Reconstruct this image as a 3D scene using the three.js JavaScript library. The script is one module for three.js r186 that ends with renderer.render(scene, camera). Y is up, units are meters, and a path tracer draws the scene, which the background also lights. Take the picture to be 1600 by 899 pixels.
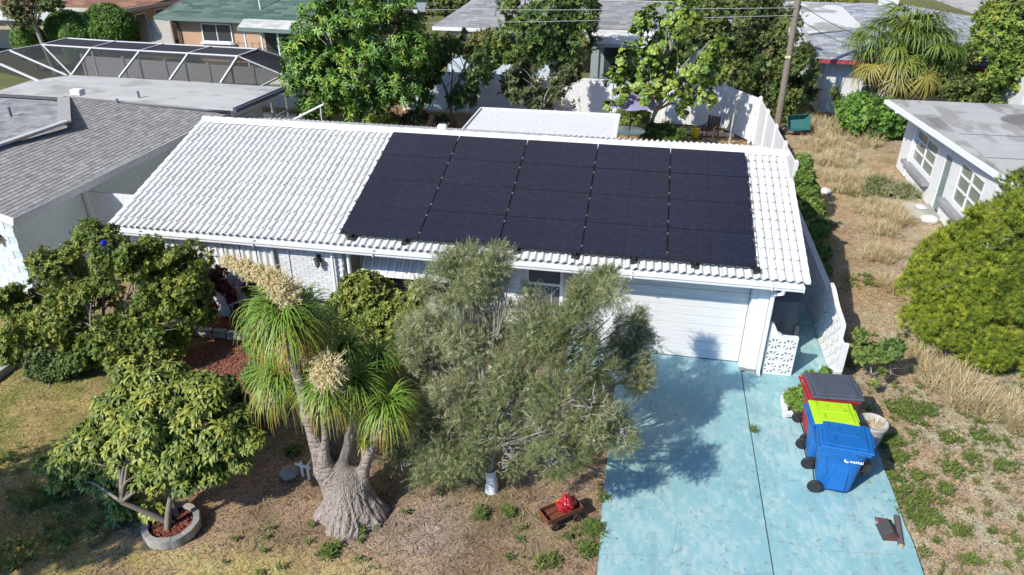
import * as THREE from 'three';
import { mergeGeometries } from 'three/addons/utils/BufferGeometryUtils.js';
import { RoundedBoxGeometry } from 'three/addons/geometries/RoundedBoxGeometry.js';
import { TextGeometry } from 'three/addons/geometries/TextGeometry.js';
import { FontLoader } from 'three/addons/loaders/FontLoader.js';
import { MarchingCubes } from 'three/addons/objects/MarchingCubes.js';
import { Sky } from 'three/addons/objects/Sky.js';

// ---------- camera, sky, sun, exposure ----------
const scene = new THREE.Scene();
const camera = new THREE.PerspectiveCamera(42.06, 1024 / 575, 0.1, 1500);
camera.position.set(-0.085, 9.358, 14.373);
camera.rotation.order = 'YXZ';
camera.rotation.set(-0.498, 0.1719, 0.0061);
const sunDir = new THREE.Vector3(-0.75, 1, 0.93).normalize();
const sky = new Sky();
sky.name = 'sky';
sky.scale.setScalar(1000);
sky.material.uniforms.sunPosition.value.copy(sunDir);
sky.material.uniforms.turbidity.value = 7;
sky.material.uniforms.rayleigh.value = 0.62;
sky.material.uniforms.mieCoefficient.value = 0.004;
scene.add(sky);
scene.environmentIntensity = 0.22;
const sun = new THREE.DirectionalLight(new THREE.Color(1, 0.915, 0.77), 4.8);
sun.name = 'sun';
sun.position.copy(sunDir).multiplyScalar(60);
sun.castShadow = true;
sun.shadow.mapSize.set(4096, 4096);
Object.assign(sun.shadow.camera, { left: -45, right: 45, top: 45, bottom: -45, near: 1, far: 200 });
scene.add(sun, sun.target);
const renderer = new THREE.WebGLRenderer({ antialias: true });
renderer.toneMapping = THREE.LinearToneMapping;
renderer.toneMappingExposure = 1.12;
renderer.shadowMap.enabled = true;

// ---------- helpers ----------
const V = (x, y, z) => new THREE.Vector3(x, y, z);
let seedState = 7;
const seed = (n) => { seedState = n; };
const rnd = () => { seedState = (seedState + 0x6d2b79f5) | 0; let t = Math.imul(seedState ^ (seedState >>> 15), 1 | seedState); t = (t + Math.imul(t ^ (t >>> 7), 61 | t)) ^ t; return ((t ^ (t >>> 14)) >>> 0) / 4294967296; };
const rr = (a, b) => a + (b - a) * rnd();
const pick = (a) => a[Math.floor(rnd() * a.length)];
const clamp = THREE.MathUtils.clamp, lerp = THREE.MathUtils.lerp, sstep = THREE.MathUtils.smoothstep;
const hash = (x, y, s) => { let h = Math.imul(x | 0, 374761393) ^ Math.imul(y | 0, 668265263) ^ Math.imul(s | 0, 2147483647); h = Math.imul(h ^ (h >>> 13), 1274126177); return ((h ^ (h >>> 16)) >>> 0) / 4294967296; };
const wrapI = (i, p) => (p ? ((i % p) + p) % p : i);
function vnoise(x, y, p = 0, s = 1) {
  const ix = Math.floor(x), iy = Math.floor(y), fx = x - ix, fy = y - iy, u = fx * fx * (3 - 2 * fx), v = fy * fy * (3 - 2 * fy);
  const a = hash(wrapI(ix, p), wrapI(iy, p), s), b = hash(wrapI(ix + 1, p), wrapI(iy, p), s), c = hash(wrapI(ix, p), wrapI(iy + 1, p), s), d = hash(wrapI(ix + 1, p), wrapI(iy + 1, p), s);
  return lerp(lerp(a, b, u), lerp(c, d, u), v);
}
function fbm(x, y, p = 0, s = 1, o = 4) { let t = 0, a = 0.5, n = 0; for (let i = 0; i < o; i++) { t += a * vnoise(x, y, p, s + i * 17); n += a; x *= 2; y *= 2; p *= 2; a *= 0.5; } return t / n; }
const toS = (c) => Math.round(255 * (c <= 0.0031308 ? c * 12.92 : 1.055 * Math.pow(Math.min(c, 1), 1 / 2.4) - 0.055));
function dataTex(size, fn, rep = 1, srgb = true) {        // fn(u, v) -> linear [r, g, b]
  const d = new Uint8Array(size * size * 4);
  for (let y = 0; y < size; y++) for (let x = 0; x < size; x++) {
    const c = fn(x / size, y / size), o = (y * size + x) * 4;
    for (let k = 0; k < 3; k++) d[o + k] = srgb ? toS(c[k]) : clamp(Math.round(c[k] * 255), 0, 255);
    d[o + 3] = 255;
  }
  const t = new THREE.DataTexture(d, size, size);
  t.wrapS = t.wrapT = THREE.RepeatWrapping; t.magFilter = THREE.LinearFilter; t.repeat.set(rep, rep);
  if (srgb) t.colorSpace = THREE.SRGBColorSpace;
  t.needsUpdate = true;
  return t;
}
const grey = (g) => [g, g, g];
const grainTex = dataTex(512, (u, v) => grey(0.72 + 0.2 * fbm(u * 24, v * 24, 24, 3, 4) + 0.1 * hash(u * 512, v * 512, 5)), 0.6);
const blotchTex = dataTex(512, (u, v) => { const n = fbm(u * 5, v * 5, 5, 31, 5), m = fbm(u * 40, v * 40, 40, 37, 3); return grey(clamp(0.66 + 0.34 * sstep(n, 0.3, 0.62) * (0.85 + 0.3 * (m - 0.5)), 0, 1)); }, 0.25);
const bumpTex = dataTex(512, (u, v) => grey(fbm(u * 30, v * 30, 30, 13, 4)), 0.8, false);
const mat = (r, g, b, rough = 0.8, o = {}) => new THREE.MeshStandardMaterial({ color: new THREE.Color().setRGB(r, g, b), roughness: rough, side: THREE.DoubleSide, ...o });
const textured = (r, g, b, rough = 0.85, o = {}) => mat(r, g, b, rough, { map: grainTex, bumpMap: bumpTex, bumpScale: 0.003, ...o });
const worn = (r, g, b, rough = 0.85, o = {}) => mat(r, g, b, rough, { map: blotchTex, bumpMap: bumpTex, bumpScale: 0.004, ...o });
const leafMat = (r, g, b, o = {}) => new THREE.MeshPhysicalMaterial({ color: new THREE.Color().setRGB(r, g, b), roughness: 0.55, side: THREE.DoubleSide, ...o });

const taken = {};
const numbered = (n) => { taken[n] = (taken[n] ?? -1) + 1; return taken[n] ? n + '_' + String(taken[n]).padStart(3, '0') : n; };
function fin(g, keepUv = false) {                           // one plain layout for every geometry; uv in metres
  if (g.index) g = g.toNonIndexed();
  for (const k of Object.keys(g.attributes)) if (!['position', 'normal', 'uv', 'color'].includes(k)) g.deleteAttribute(k);
  if (!g.attributes.normal) g.computeVertexNormals();
  if (!keepUv || !g.attributes.uv) {
    const p = g.attributes.position, uv = new Float32Array(p.count * 2), e1 = V(), e2 = V(), a = V();
    for (let i = 0; i < p.count; i += 3) {
      a.fromBufferAttribute(p, i); e1.fromBufferAttribute(p, i + 1).sub(a); e2.fromBufferAttribute(p, i + 2).sub(a); e1.cross(e2);
      const ax = Math.abs(e1.x), ay = Math.abs(e1.y), az = Math.abs(e1.z);
      for (let k = i; k < i + 3; k++) {
        const x = p.getX(k), y = p.getY(k), z = p.getZ(k);
        uv[k * 2] = ax > ay && ax > az ? z : x; uv[k * 2 + 1] = ay >= ax && ay >= az ? z : y;
      }
    }
    g.setAttribute('uv', new THREE.BufferAttribute(uv, 2));
  }
  return g;
}
const merge = (list) => { const l = list.map((g) => fin(g)); const anyColor = l.some((g) => g.attributes.color); if (!anyColor) return mergeGeometries(l); for (const g of l) if (!g.attributes.color) g.setAttribute('color', new THREE.BufferAttribute(new Float32Array(g.attributes.position.count * 3).fill(1), 3)); return mergeGeometries(l); };
function part(name, g, m, parent, label) {                  // one mesh; a list of geometries is joined first
  const o = new THREE.Mesh(Array.isArray(g) ? merge(g) : fin(g, true), m);
  o.name = name; o.castShadow = o.receiveShadow = true; parent.add(o);
  if (label) o.userData.label = label;
  return o;
}
const tag = (o, label, category, group, kind) => { Object.assign(o.userData, { label, category }); if (group) o.userData.group = group; if (kind) o.userData.kind = kind; return o; };
function thing(name, label, category, [x, y, z] = [0, 0, 0], turn = 0, group) {
  const o = new THREE.Group(); o.name = numbered(name); o.position.set(x, y, z); o.rotation.y = turn; scene.add(o);
  return tag(o, label, category, group);
}
function single(name, g, m, label, category, group) { const o = part(numbered(name), g, m, scene); return tag(o, label, category, group); }
function struct(name, g, m, label) { const o = part(numbered(name), g, m, scene); o.userData.kind = 'structure'; if (label) o.userData.label = label; return o; }
const box = (x0, x1, y0, y1, z0, z1) => new THREE.BoxGeometry(x1 - x0, y1 - y0, z1 - z0).translate((x0 + x1) / 2, (y0 + y1) / 2, (z0 + z1) / 2);
const rbox = (x0, x1, y0, y1, z0, z1, r = 0.01) => new RoundedBoxGeometry(x1 - x0, y1 - y0, z1 - z0, 2, r).translate((x0 + x1) / 2, (y0 + y1) / 2, (z0 + z1) / 2);
const cyl = (r0, r1, h, n = 12) => new THREE.CylinderGeometry(r1, r0, h, n).translate(0, h / 2, 0);
const aim = new THREE.Quaternion();
function rod(a, b, r0, r1 = r0, n = 8) {
  const A = V(...a), B = V(...b), d = B.clone().sub(A), L = d.length();
  return new THREE.CylinderGeometry(r1, r0, L, n).translate(0, L / 2, 0).applyQuaternion(aim.setFromUnitVectors(V(0, 1, 0), d.normalize())).translate(...a);
}
function beam(a, b, w, h) {                                  // square bar between two points
  const A = V(...a), B = V(...b), d = B.clone().sub(A), m = new THREE.Matrix4().lookAt(A, B, Math.abs(d.y) > 0.95 * d.length() ? V(0, 0, 1) : V(0, 1, 0));
  return new THREE.BoxGeometry(w, h, d.length()).applyMatrix4(m).translate(...A.add(B).multiplyScalar(0.5).toArray());
}
function slab(top, down, dir = [0, -1, 0]) {                 // a flat polygon given a thickness along dir
  const n = top.length, P = [], D = V(...dir).multiplyScalar(down), tv = top.map((p) => V(...p)), bv = tv.map((p) => p.clone().add(D));
  const c = tv[0], e1 = tv[1].clone().sub(c).normalize(), nn = e1.clone().cross(tv[2].clone().sub(c)).normalize(), e2 = nn.clone().cross(e1);
  const tri = THREE.ShapeUtils.triangulateShape(tv.map((p) => new THREE.Vector2(p.clone().sub(c).dot(e1), p.clone().sub(c).dot(e2))), []);
  const push = (a, b, d) => P.push(...a.toArray(), ...b.toArray(), ...d.toArray());
  for (const [i, j, k] of tri) { push(tv[i], tv[j], tv[k]); push(bv[i], bv[k], bv[j]); }
  for (let i = 0; i < n; i++) { const j = (i + 1) % n; push(tv[i], bv[i], tv[j]); push(tv[j], bv[i], bv[j]); }
  const g = new THREE.BufferGeometry().setAttribute('position', new THREE.Float32BufferAttribute(P, 3)); g.computeVertexNormals();
  return g;
}
function tube(pts, radii, n = 7, bumps = 0) {                // tapered tube through points
  const c = new THREE.CatmullRomCurve3(pts.map((p) => V(...p))), S = Math.max(4, (pts.length - 1) * 4), P = [], idx = [];
  const fr = c.computeFrenetFrames(S, false);
  for (let i = 0; i <= S; i++) {
    const t = i / S, p = c.getPoint(t), k = t * (radii.length - 1), a = Math.min(Math.floor(k), radii.length - 2), r = lerp(radii[a], radii[a + 1], k - a);
    for (let j = 0; j < n; j++) { const w = (j / n) * 6.2832, q = r * (1 + bumps * (hash(i, j, 9) - 0.5)); const d = fr.normals[i].clone().multiplyScalar(Math.cos(w) * q).addScaledVector(fr.binormals[i], Math.sin(w) * q).add(p); P.push(d.x, d.y, d.z); }
  }
  for (let i = 0; i < S; i++) for (let j = 0; j < n; j++) { const a = i * n + j, b = i * n + (j + 1) % n; idx.push(a, b, a + n, b, b + n, a + n); }
  const g = new THREE.BufferGeometry().setAttribute('position', new THREE.Float32BufferAttribute(P, 3)); g.setIndex(idx); g.computeVertexNormals();
  return g;
}
const extrude = (pts, depth, o = {}) => new THREE.ExtrudeGeometry(new THREE.Shape(pts.map(([x, y]) => new THREE.Vector2(x, y))), { depth, bevelEnabled: false, ...o });
const lathe = (pts, n = 24) => new THREE.LatheGeometry(pts.map(([x, y]) => new THREE.Vector2(x, y)), n);
function copyOf(o, pos, turn, label, scale = 1) { const c = o.clone(); c.name = numbered(o.name.replace(/_\d{3}$/, '')); c.userData = { ...o.userData, label }; c.position.set(...pos); c.rotation.y = turn; c.scale.setScalar(scale); scene.add(c); return c; }

// ---------- ground ----------
// what the soil carries where: left lawn, leaf litter under the trees, straw, bark mulch, dry sandy lot on the right
const gMix = (a, b, t) => [lerp(a[0], b[0], t), lerp(a[1], b[1], t), lerp(a[2], b[2], t)];
function groundColor(x, z) {
  const n1 = fbm(x * 0.55 + 9, z * 0.55 + 4, 0, 61, 4), n2 = fbm(x * 1.7, z * 1.7, 0, 67, 4), n3 = fbm(x * 5, z * 5, 0, 71, 3), n4 = fbm(x * 0.23 + 3, z * 0.23, 0, 83, 3);
  let c = gMix([0.26, 0.185, 0.125], [0.36, 0.27, 0.185], n2);
  const w = (t) => clamp(t, 0, 1);
  if (z < -19.5 || x > 12 || x < -26) c = gMix([0.12, 0.15, 0.045], [0.19, 0.19, 0.075], n2);        // far lawns
  if (x > 4.6 && z > -19) { c = gMix([0.40, 0.28, 0.185], [0.58, 0.46, 0.34], n2); c = gMix(c, [0.46, 0.29, 0.17], w((n1 - 0.45) * 4) * 0.5 * (z < -3 ? 1 : 0.3)); c = gMix(c, [0.42, 0.34, 0.19], w((n1 - 0.5) * 4) * 0.5); c = gMix(c, [0.2, 0.19, 0.08], w((n2 + n1 - 1.2) * 5) * 0.6); }
  if (x <= -0.1 && z > 0.5) {
    const lawn = w((-8.0 - x) * 0.5 + (n1 - 0.5) * 5);
    c = gMix([0.2, 0.14, 0.09], [0.38, 0.295, 0.2], sstep(n2 * 0.6 + n1 * 0.4, 0.3, 0.7)); c = gMix(c, [0.29, 0.175, 0.125], w((n2 - 0.4) * 3) * 0.6);
    c = gMix(c, gMix([0.34, 0.27, 0.11], [0.20, 0.21, 0.05], w((n2 - 0.4) * 4)), lawn);
    const straw = w(1.3 - Math.hypot((x + 4.9) / 2.1, (z - 7.6) / 1.0) + (n2 - 0.5) * 1.6); c = gMix(c, [0.52, 0.42, 0.17], straw * 0.85);
    const grn = w((fbm(x * 0.9 + 20, z * 0.9, 0, 91, 4) - 0.57) * 9); c = gMix(c, [0.17, 0.19, 0.05], grn * 0.55 * (x < -6 ? 1 : 0.4));
    const mulch = w(1.4 - Math.hypot((x + 8.6) / 1.5, (z - 1.6) / 2.2) + (n2 - 0.5)); c = gMix(c, [0.26, 0.10, 0.07], mulch * 0.8);
    const sand = w(1.1 - Math.hypot((x + 3.0) / 1.2, (z - 5.9) / 0.9) + (n2 - 0.5) * 1.2); c = gMix(c, [0.36, 0.31, 0.28], sand * 0.6);
  }
  if (z < 0 && x < 4.4 && z > -19) c = gMix(gMix([0.30, 0.20, 0.12], [0.40, 0.27, 0.13], n2), [0.14, 0.15, 0.05], w((n1 - 0.45) * 5));
  const n5 = fbm(x * 11, z * 11, 0, 97, 2); const k = 0.62 + 0.55 * n3 + 0.3 * n5 + 0.25 * (n4 - 0.5);
  return [c[0] * k, c[1] * k, c[2] * k];
}
const litterTex = (() => {
  const S = 1024, cv = document.createElement('canvas'); cv.width = cv.height = S; const q = cv.getContext('2d');
  q.fillStyle = 'rgb(168,165,160)'; q.fillRect(0, 0, S, S); seed(11);
  for (let i = 0; i < 9000; i++) {
    const x = rnd() * S, y = rnd() * S, a = rnd() * 6.28, l = rr(5, 34), g = (rnd() < 0.45 ? rr(85, 140) : rr(165, 230)) | 0, w = rr(1.5, 8);
    q.strokeStyle = `rgba(${g},${(g * rr(0.9, 1)) | 0},${(g * rr(0.78, 0.98)) | 0},0.8)`; q.lineWidth = w;
    for (const ox of [-S, 0, S]) for (const oy of [-S, 0, S]) { if (x + ox < -20 || x + ox > S + 20 || y + oy < -20 || y + oy > S + 20) continue; q.beginPath(); q.moveTo(x + ox, y + oy); q.lineTo(x + ox + Math.cos(a) * l, y + oy + Math.sin(a) * l); q.stroke(); }
  }
  const t = new THREE.CanvasTexture(cv); t.colorSpace = THREE.SRGBColorSpace; t.wrapS = t.wrapT = THREE.RepeatWrapping; t.repeat.set(0.38, 0.38); return t;
})();
{
  const line = (a, b, step, far) => { const o = []; for (let v = a; v <= b + 1e-6; v += step) o.push(v); let s = step; while (o[o.length - 1] < far) { s *= 1.35; o.push(o[o.length - 1] + s); } s = step; const lo = -far; while (o[0] > lo) { s *= 1.35; o.unshift(o[0] - s); } return o; };
  const xs = line(-16, 13, 0.13, 500), zs = line(-20, 12, 0.13, 500), P = [], C = [], U = [], I = [], nx = xs.length;
  for (const z of zs) for (const x of xs) {
    const near = x > -17 && x < 14 && z > -21 && z < 13;
    P.push(x, near ? -0.012 - 0.05 * fbm(x * 2.5, z * 2.5, 0, 51, 3) : -0.04, z); C.push(...groundColor(x, z).map((v) => Math.min(1, v * 2.15))); U.push(x, z);
  }
  for (let j = 0; j < zs.length - 1; j++) for (let i = 0; i < nx - 1; i++) { const a = j * nx + i; I.push(a, a + nx, a + 1, a + 1, a + nx, a + nx + 1); }
  const g = new THREE.BufferGeometry().setAttribute('position', new THREE.Float32BufferAttribute(P, 3)).setAttribute('color', new THREE.Float32BufferAttribute(C, 3)).setAttribute('uv', new THREE.Float32BufferAttribute(U, 2));
  g.setIndex(I); g.computeVertexNormals();
  const o = new THREE.Mesh(g, mat(1, 1, 1, 0.95, { map: litterTex, vertexColors: true, bumpMap: litterTex, bumpScale: 0.012 }));
  o.name = 'ground'; o.receiveShadow = true; o.userData.kind = 'structure'; scene.add(o);
}

// ---------- painted driveway and side path ----------
const paintTex = dataTex(1024, (u, v) => {
  const n = fbm(u * 6, v * 6, 6, 101, 6), m = 0.35 * fbm(u * 14, v * 14, 14, 107, 5) + 0.65 * fbm(u * 64, v * 40, 0, 109, 4), f = hash(u * 1024, v * 1024, 3), d = fbm(u * 9 + 3, v * 9, 9, 113, 5), st = fbm(u * 60, v * 60, 60, 127, 2);
  let c = gMix([0.21, 0.42, 0.465], [0.28, 0.49, 0.52], n);
  c = gMix(c, [0.43, 0.58, 0.58], sstep(m * 0.75 + n * 0.25, 0.42, 0.68) * 0.6);
  c = gMix(c, [0.47, 0.56, 0.54], sstep(m * 0.8 + d * 0.2, 0.58, 0.7) * 0.4);
  c = gMix(c, [0.19, 0.37, 0.42], sstep(d * 0.5 + fbm(u * 70, v * 18, 0, 131, 3) * 0.5, 0.54, 0.7) * 0.4);
  if (st > 0.79) c = gMix(c, [0.22, 0.25, 0.23], 0.5); { const tr = Math.exp(-(((u % 0.5) - 0.14) ** 2) / 0.0012) * sstep(fbm(u * 30, v * 5, 0, 141, 3), 0.4, 0.7); c = gMix(c, [0.19, 0.3, 0.32], tr * 0.35); }
  const k = 0.92 + 0.16 * f; return [c[0] * k, c[1] * k, c[2] * k];
}, 0.19);
const paintA = mat(1, 1, 1, 0.75, { map: paintTex, bumpMap: bumpTex, bumpScale: 0.004 });
const paintB = mat(1.0, 1.0, 0.99, 0.75, { map: paintTex.clone(), bumpMap: bumpTex, bumpScale: 0.004 }); paintB.map.offset.set(0.37, 0.61);
const paintC = mat(1.0, 1.0, 0.97, 0.75, { map: paintTex.clone(), bumpMap: bumpTex, bumpScale: 0.004 }); paintC.map.offset.set(0.13, 0.27);
{
  const dw = new THREE.Group(); dw.name = 'driveway'; dw.userData.kind = 'structure'; scene.add(dw);
  const y = 0.035, th = 0.12, sl = (n, pts, m) => part(n, slab(pts.map(([x, z]) => [x, y, z]), th), m, dw);
  const wob = (x, z) => x + 0.05 * (vnoise(z * 2.3, x, 0, 5) - 0.5);
  const edge = (x, z0, z1, n) => Array.from({ length: n + 1 }, (_, i) => { const z = lerp(z0, z1, i / n); return [wob(x, z), z]; });
  sl('concrete_slab', [[-1.25, -0.06], [-1.25, 0.9], [-0.14, 0.98], ...edge(-0.14, 1.1, 4.2, 20), [2.522, 4.2], [2.522, 0.12], [2.5, -0.06]], paintA);
  sl('concrete_slab', [...edge(-0.14, 4.212, 12.5, 60), [2.522, 12.5], [2.522, 4.212]], paintA);
  sl('concrete_slab', [[2.544, 0.33], [2.544, 1.76], [3.25, 1.78], [3.28, 1.2], [3.5, 1.1], [4.42, 1.1], [4.42, 0.36]], paintC);
  sl('concrete_slab', [[2.544, 1.778], [2.544, 3.59], ...edge(4.8, 3.62, 2.2, 12), [4.45, 1.9], [3.6, 1.82]], paintB);
  sl('concrete_slab', [[2.544, 3.606], [2.544, 12.5], ...edge(4.8, 12.5, 3.634, 60)], paintB);
  for (const [a, b] of [[0.34, -1.9], [-1.915, -4.6], [-4.615, -9.2]]) sl('concrete_slab', [[2.96, a - 0.01], [4.4, a - 0.01], [4.4, b], [2.96, b]], paintC);
  part('joint_soil', [slab([[-0.05, -0.012, 0], [-0.05, -0.012, 12.4], [4.7, -0.012, 12.4], [4.7, -0.012, 1.9]], 0.05)], mat(0.07, 0.06, 0.045, 0.95), dw);
  // hairline cracks, real slits filled with soil
  const crack = (pts) => { const P = []; for (let i = 0; i < pts.length - 1; i++) { const [x, z] = pts[i], [u, w] = pts[i + 1], N = 14; for (let k = 0; k < N; k++) { const t = k / N, x0 = lerp(x, u, t) + rr(-0.012, 0.012), z0 = lerp(z, w, t) + rr(-0.012, 0.012); P.push(beam([x0, y + 0.003, z0], [lerp(x, u, t + 1 / N), y + 0.003, lerp(z, w, t + 1 / N)], rr(0.002, 0.005), 0.003)); } } return part('crack', P, mat(0.2, 0.26, 0.26, 0.95), dw); };
  seed(3); crack([[-0.1, 5.9], [0.9, 5.75], [1.7, 6.0], [2.5, 5.8]]); crack([[2.95, 0.5], [3.3, 0.75], [3.45, 1.05]]); crack([[2.62, 5.1], [3.3, 5.2], [4.7, 5.05]]); crack([[0.6, 4.22], [1.1, 4.9], [1.0, 5.7]]);
}

// ---------- main house ----------
const WHITE = textured(0.86, 0.86, 0.85, 0.7), WHITE2 = textured(0.8, 0.8, 0.79, 0.6), METALW = mat(0.82, 0.82, 0.82, 0.4), DARK = mat(0.02, 0.02, 0.022, 0.5), SHADEGLASS = new THREE.MeshPhysicalMaterial({ color: new THREE.Color(0.05, 0.06, 0.06), roughness: 0.08, side: THREE.DoubleSide });
const font = await new FontLoader().loadAsync('fonts/droid/droid_sans_bold.typeface.json');
const serif = await new FontLoader().loadAsync('fonts/droid/droid_serif_bold.typeface.json');
const house = thing('house', 'white ranch house with white tile roof and blue painted driveway', 'house', [0, 0, 0]);
const EV = V(0, 2.45, 0.627), RV = V(0, 3.62, -3.769), SL = RV.clone().sub(EV), SLEN = SL.length(), SU = SL.clone().normalize(), NU = V(0, -SU.z, SU.y);
const XL = -11.7, XR = 3.4;
const roofAt = (x, v, h) => EV.clone().addScaledVector(SU, v).addScaledVector(NU, h).setX(x);
{
  const roof = new THREE.Group(); roof.name = 'roof'; house.add(roof);
  part('roof_deck', [slab([[XL + 0.03, EV.y - 0.03, EV.z - 0.02], [XR - 0.05, EV.y - 0.03, EV.z - 0.02], [XR - 0.05, RV.y - 0.03, RV.z], [XL + 0.03, RV.y - 0.03, RV.z]], 0.1), slab([[XL + 0.03, RV.y - 0.03, RV.z], [XR - 0.05, RV.y - 0.03, RV.z], [XR - 0.05, 2.55, -7.5], [XL + 0.03, 2.55, -7.5]], 0.1)], WHITE2, roof);
  // one double-roll tile: x across, y up the slope, z out
  const prof = (u, q = 0) => { const k = ((u % 0.5) * 2 + 1 - q * 0.06) % 1, e = 0.66 - 0.14 * q; return k < e ? (0.054 - 0.014 * q) * Math.pow(Math.sin((k / e) * Math.PI), 0.75) : 0.004 * Math.sin(((k - e) / (1 - e)) * Math.PI); };
  const tileGeo = (w, len, lift = 0.03, skew = 0) => {
    const N = 20, P = [], I = [], Nr = [];
    const rows = [[0, lift - 0.013], [0, lift], [len * 0.5, lift * 0.5 + 0.002], [len, 0]];
    for (const [v, h] of rows) for (let i = 0; i <= N; i++) { const u = i / N; P.push(u * w + skew * v, v, h + prof(Math.min(u, 0.9999), v / len)); }
    for (let r = 0; r < 3; r++) for (let i = 0; i < N; i++) { const a = r * (N + 1) + i, b = a + N + 1; I.push(a, a + 1, b, a + 1, b + 1, b); }
    let g = new THREE.BufferGeometry().setAttribute('position', new THREE.Float32BufferAttribute(P, 3)); g.setIndex(I); g = g.toNonIndexed(); g.computeVertexNormals();
    g = mergeGeometries([g]); return fin(g);
  };
  const NC = 47, NR = 14, W = (XR - XL) / NC, EXP = SLEN / NR - 0.004;
  const geos = [tileGeo(W * 0.995, EXP + 0.04), tileGeo(W * 0.99, EXP + 0.04, 0.034), tileGeo(W * 0.997, EXP + 0.04, 0.027, 0.008)];
  const tileTex = dataTex(512, (u, v) => { const n = fbm(u * 8, v * 8, 8, 211, 5), f = fbm(u * 50, v * 50, 50, 223, 2); return grey(clamp(0.9 + 0.1 * f - 0.2 * sstep(n, 0.56, 0.78), 0, 1)); }, 0.7);
  const tm = [[0.85, 0.84, 0.82], [0.80, 0.79, 0.765], [0.87, 0.865, 0.85], [0.82, 0.81, 0.78]].map((c) => mat(...c, 0.62, { map: tileTex, bumpMap: bumpTex, bumpScale: 0.0015 }));
  const tx0 = -6.278, tx1 = 2.432;
  const basis = new THREE.Matrix4().makeBasis(V(1, 0, 0), SU, NU), hidden = [], rest = []; let count = 0; seed(21);
  for (let r = 0; r < NR; r++) for (let c = 0; c < NC; c++) {
    const x = XL + c * W + rr(-0.003, 0.003), v = r * EXP - 0.03, p = roofAt(x, v, rr(0, 0.004)), g = pick(geos), covered = r > 0 && x > tx0 - 0.1 && x + W < tx1 + 0.1 && r < NR - 1;
    const m4 = basis.clone().setPosition(p);
    if (covered || count >= 300) { rest.push(g.clone().applyMatrix4(m4)); continue; }
    const o = part('roof_tile', g, tm[(hash(c, r, 4) * 4) | 0], roof); o.applyMatrix4(m4); o.rotateZ(rr(-0.012, 0.012)); count++;
  }
  const SB = V(0, 2.6 - RV.y, -7.5 - RV.z), bl = SB.length(), bu = SB.clone().normalize(), bn = V(0, -bu.z, bu.y); const bb = new THREE.Matrix4().makeBasis(V(-1, 0, 0), bu.clone().negate(), bn);
  for (let r = 0; r < 12; r++) for (let c = 0; c < NC; c++) { const p = V(0, RV.y, RV.z).addScaledVector(bu, bl - r * EXP + 0.02).setX(XL + (c + 1) * W); rest.push(geos[0].clone().applyMatrix4(bb.clone().setPosition(p))); }
  part('roof_tiles_far', rest, tm[0], roof).userData.kind = 'stuff';
  // ridge caps
  const capG = fin(new THREE.CylinderGeometry(0.14, 0.115, 0.322, 12, 1, true, 0, Math.PI).rotateZ(Math.PI / 2).translate(0, 0, 0));
  const lip = fin(new THREE.TorusGeometry(0.128, 0.012, 5, 12, Math.PI).rotateY(Math.PI / 2).translate(-0.158, 0, 0));
  const capGeo = mergeGeometries([capG, lip]);
  for (let i = 0; i < 46; i++) { const o = part('ridge_cap', capGeo, tm[(hash(i, 3, 8) * 4) | 0], roof); o.position.set(XL + 0.17 + i * 0.3295, RV.y + 0.005 + 0.006 * hash(i, 1, 2), RV.z); o.rotation.set(0, 0.02 * (hash(i, 2, 2) - 0.5), 0.02); }
  // rake trims and gable ends
  for (const [x, n] of [[XL, 'left'], [XR, 'right']]) for (let k = 0; k < 14; k++) {
    const a = roofAt(x, k * EXP - 0.02, 0.03), b = roofAt(x, (k + 1) * EXP - 0.01, 0.008), dx = x > 0 ? (k > 10 ? -0.05 : 0.02) : -0.01;
    part('rake_tile', [beam([a.x + dx, a.y, a.z], [b.x + dx, b.y, b.z], 0.09, 0.075)], tm[k % 4], roof);
  }
  const gx = (x) => slab([[x, 2.2, 0.4], [x, 2.44, 0.55], [x, 3.5, RV.z], [x, 2.5, -7.3], [x, 2.2, -7.3]], 0.1, [1, 0, 0]);
  part('gable_wall', [gx(3.0)], WHITE, house); part('gable_wall', [gx(-11.4)], WHITE, house);
  part('fascia', [box(XL + 0.02, XR - 0.04, 2.25, 2.42, 0.585, 0.6)], WHITE2, house);
  part('soffit', [box(XL + 0.02, XR - 0.05, 2.235, 2.249, -0.6, 0.585)], WHITE2, house);
  const gp = [[0, 0], [0.075, 0], [0.085, 0.02], [0.085, 0.05], [0.115, 0.085], [0.115, 0.125], [0.107, 0.125], [0.107, 0.09], [0.077, 0.055], [0.077, 0.008], [0.008, 0.008], [0.008, 0.12], [0, 0.12]];
  const gut = part('gutter', [extrude(gp.map(([a, b]) => [-a, b]), XR - XL - 0.05).rotateY(Math.PI / 2).translate(XL + 0.02, 2.262, 0.602)], METALW, house);
  for (let i = 0; i < 6; i++) part('gutter_seam', [box(-11 + i * 2.75, -10.985 + i * 2.75, 2.258, 2.392, 0.6, 0.722)], METALW, gut);
  part('gutter_end', [box(XR - 0.035, XR - 0.03, 2.262, 2.388, 0.602, 0.716)], METALW, gut);
  part('downspout', [rod([3.0, 2.27, 0.64], [3.0, 2.16, 0.6], 0.045), beam([3.0, 2.17, 0.62], [2.86, 2.0, 0.37], 0.075, 0.06), box(2.83, 2.9, 0.12, 2.03, 0.335, 0.4), beam([2.865, 0.14, 0.37], [2.865, 0.06, 0.46], 0.07, 0.06)], METALW, house);
}
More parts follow.
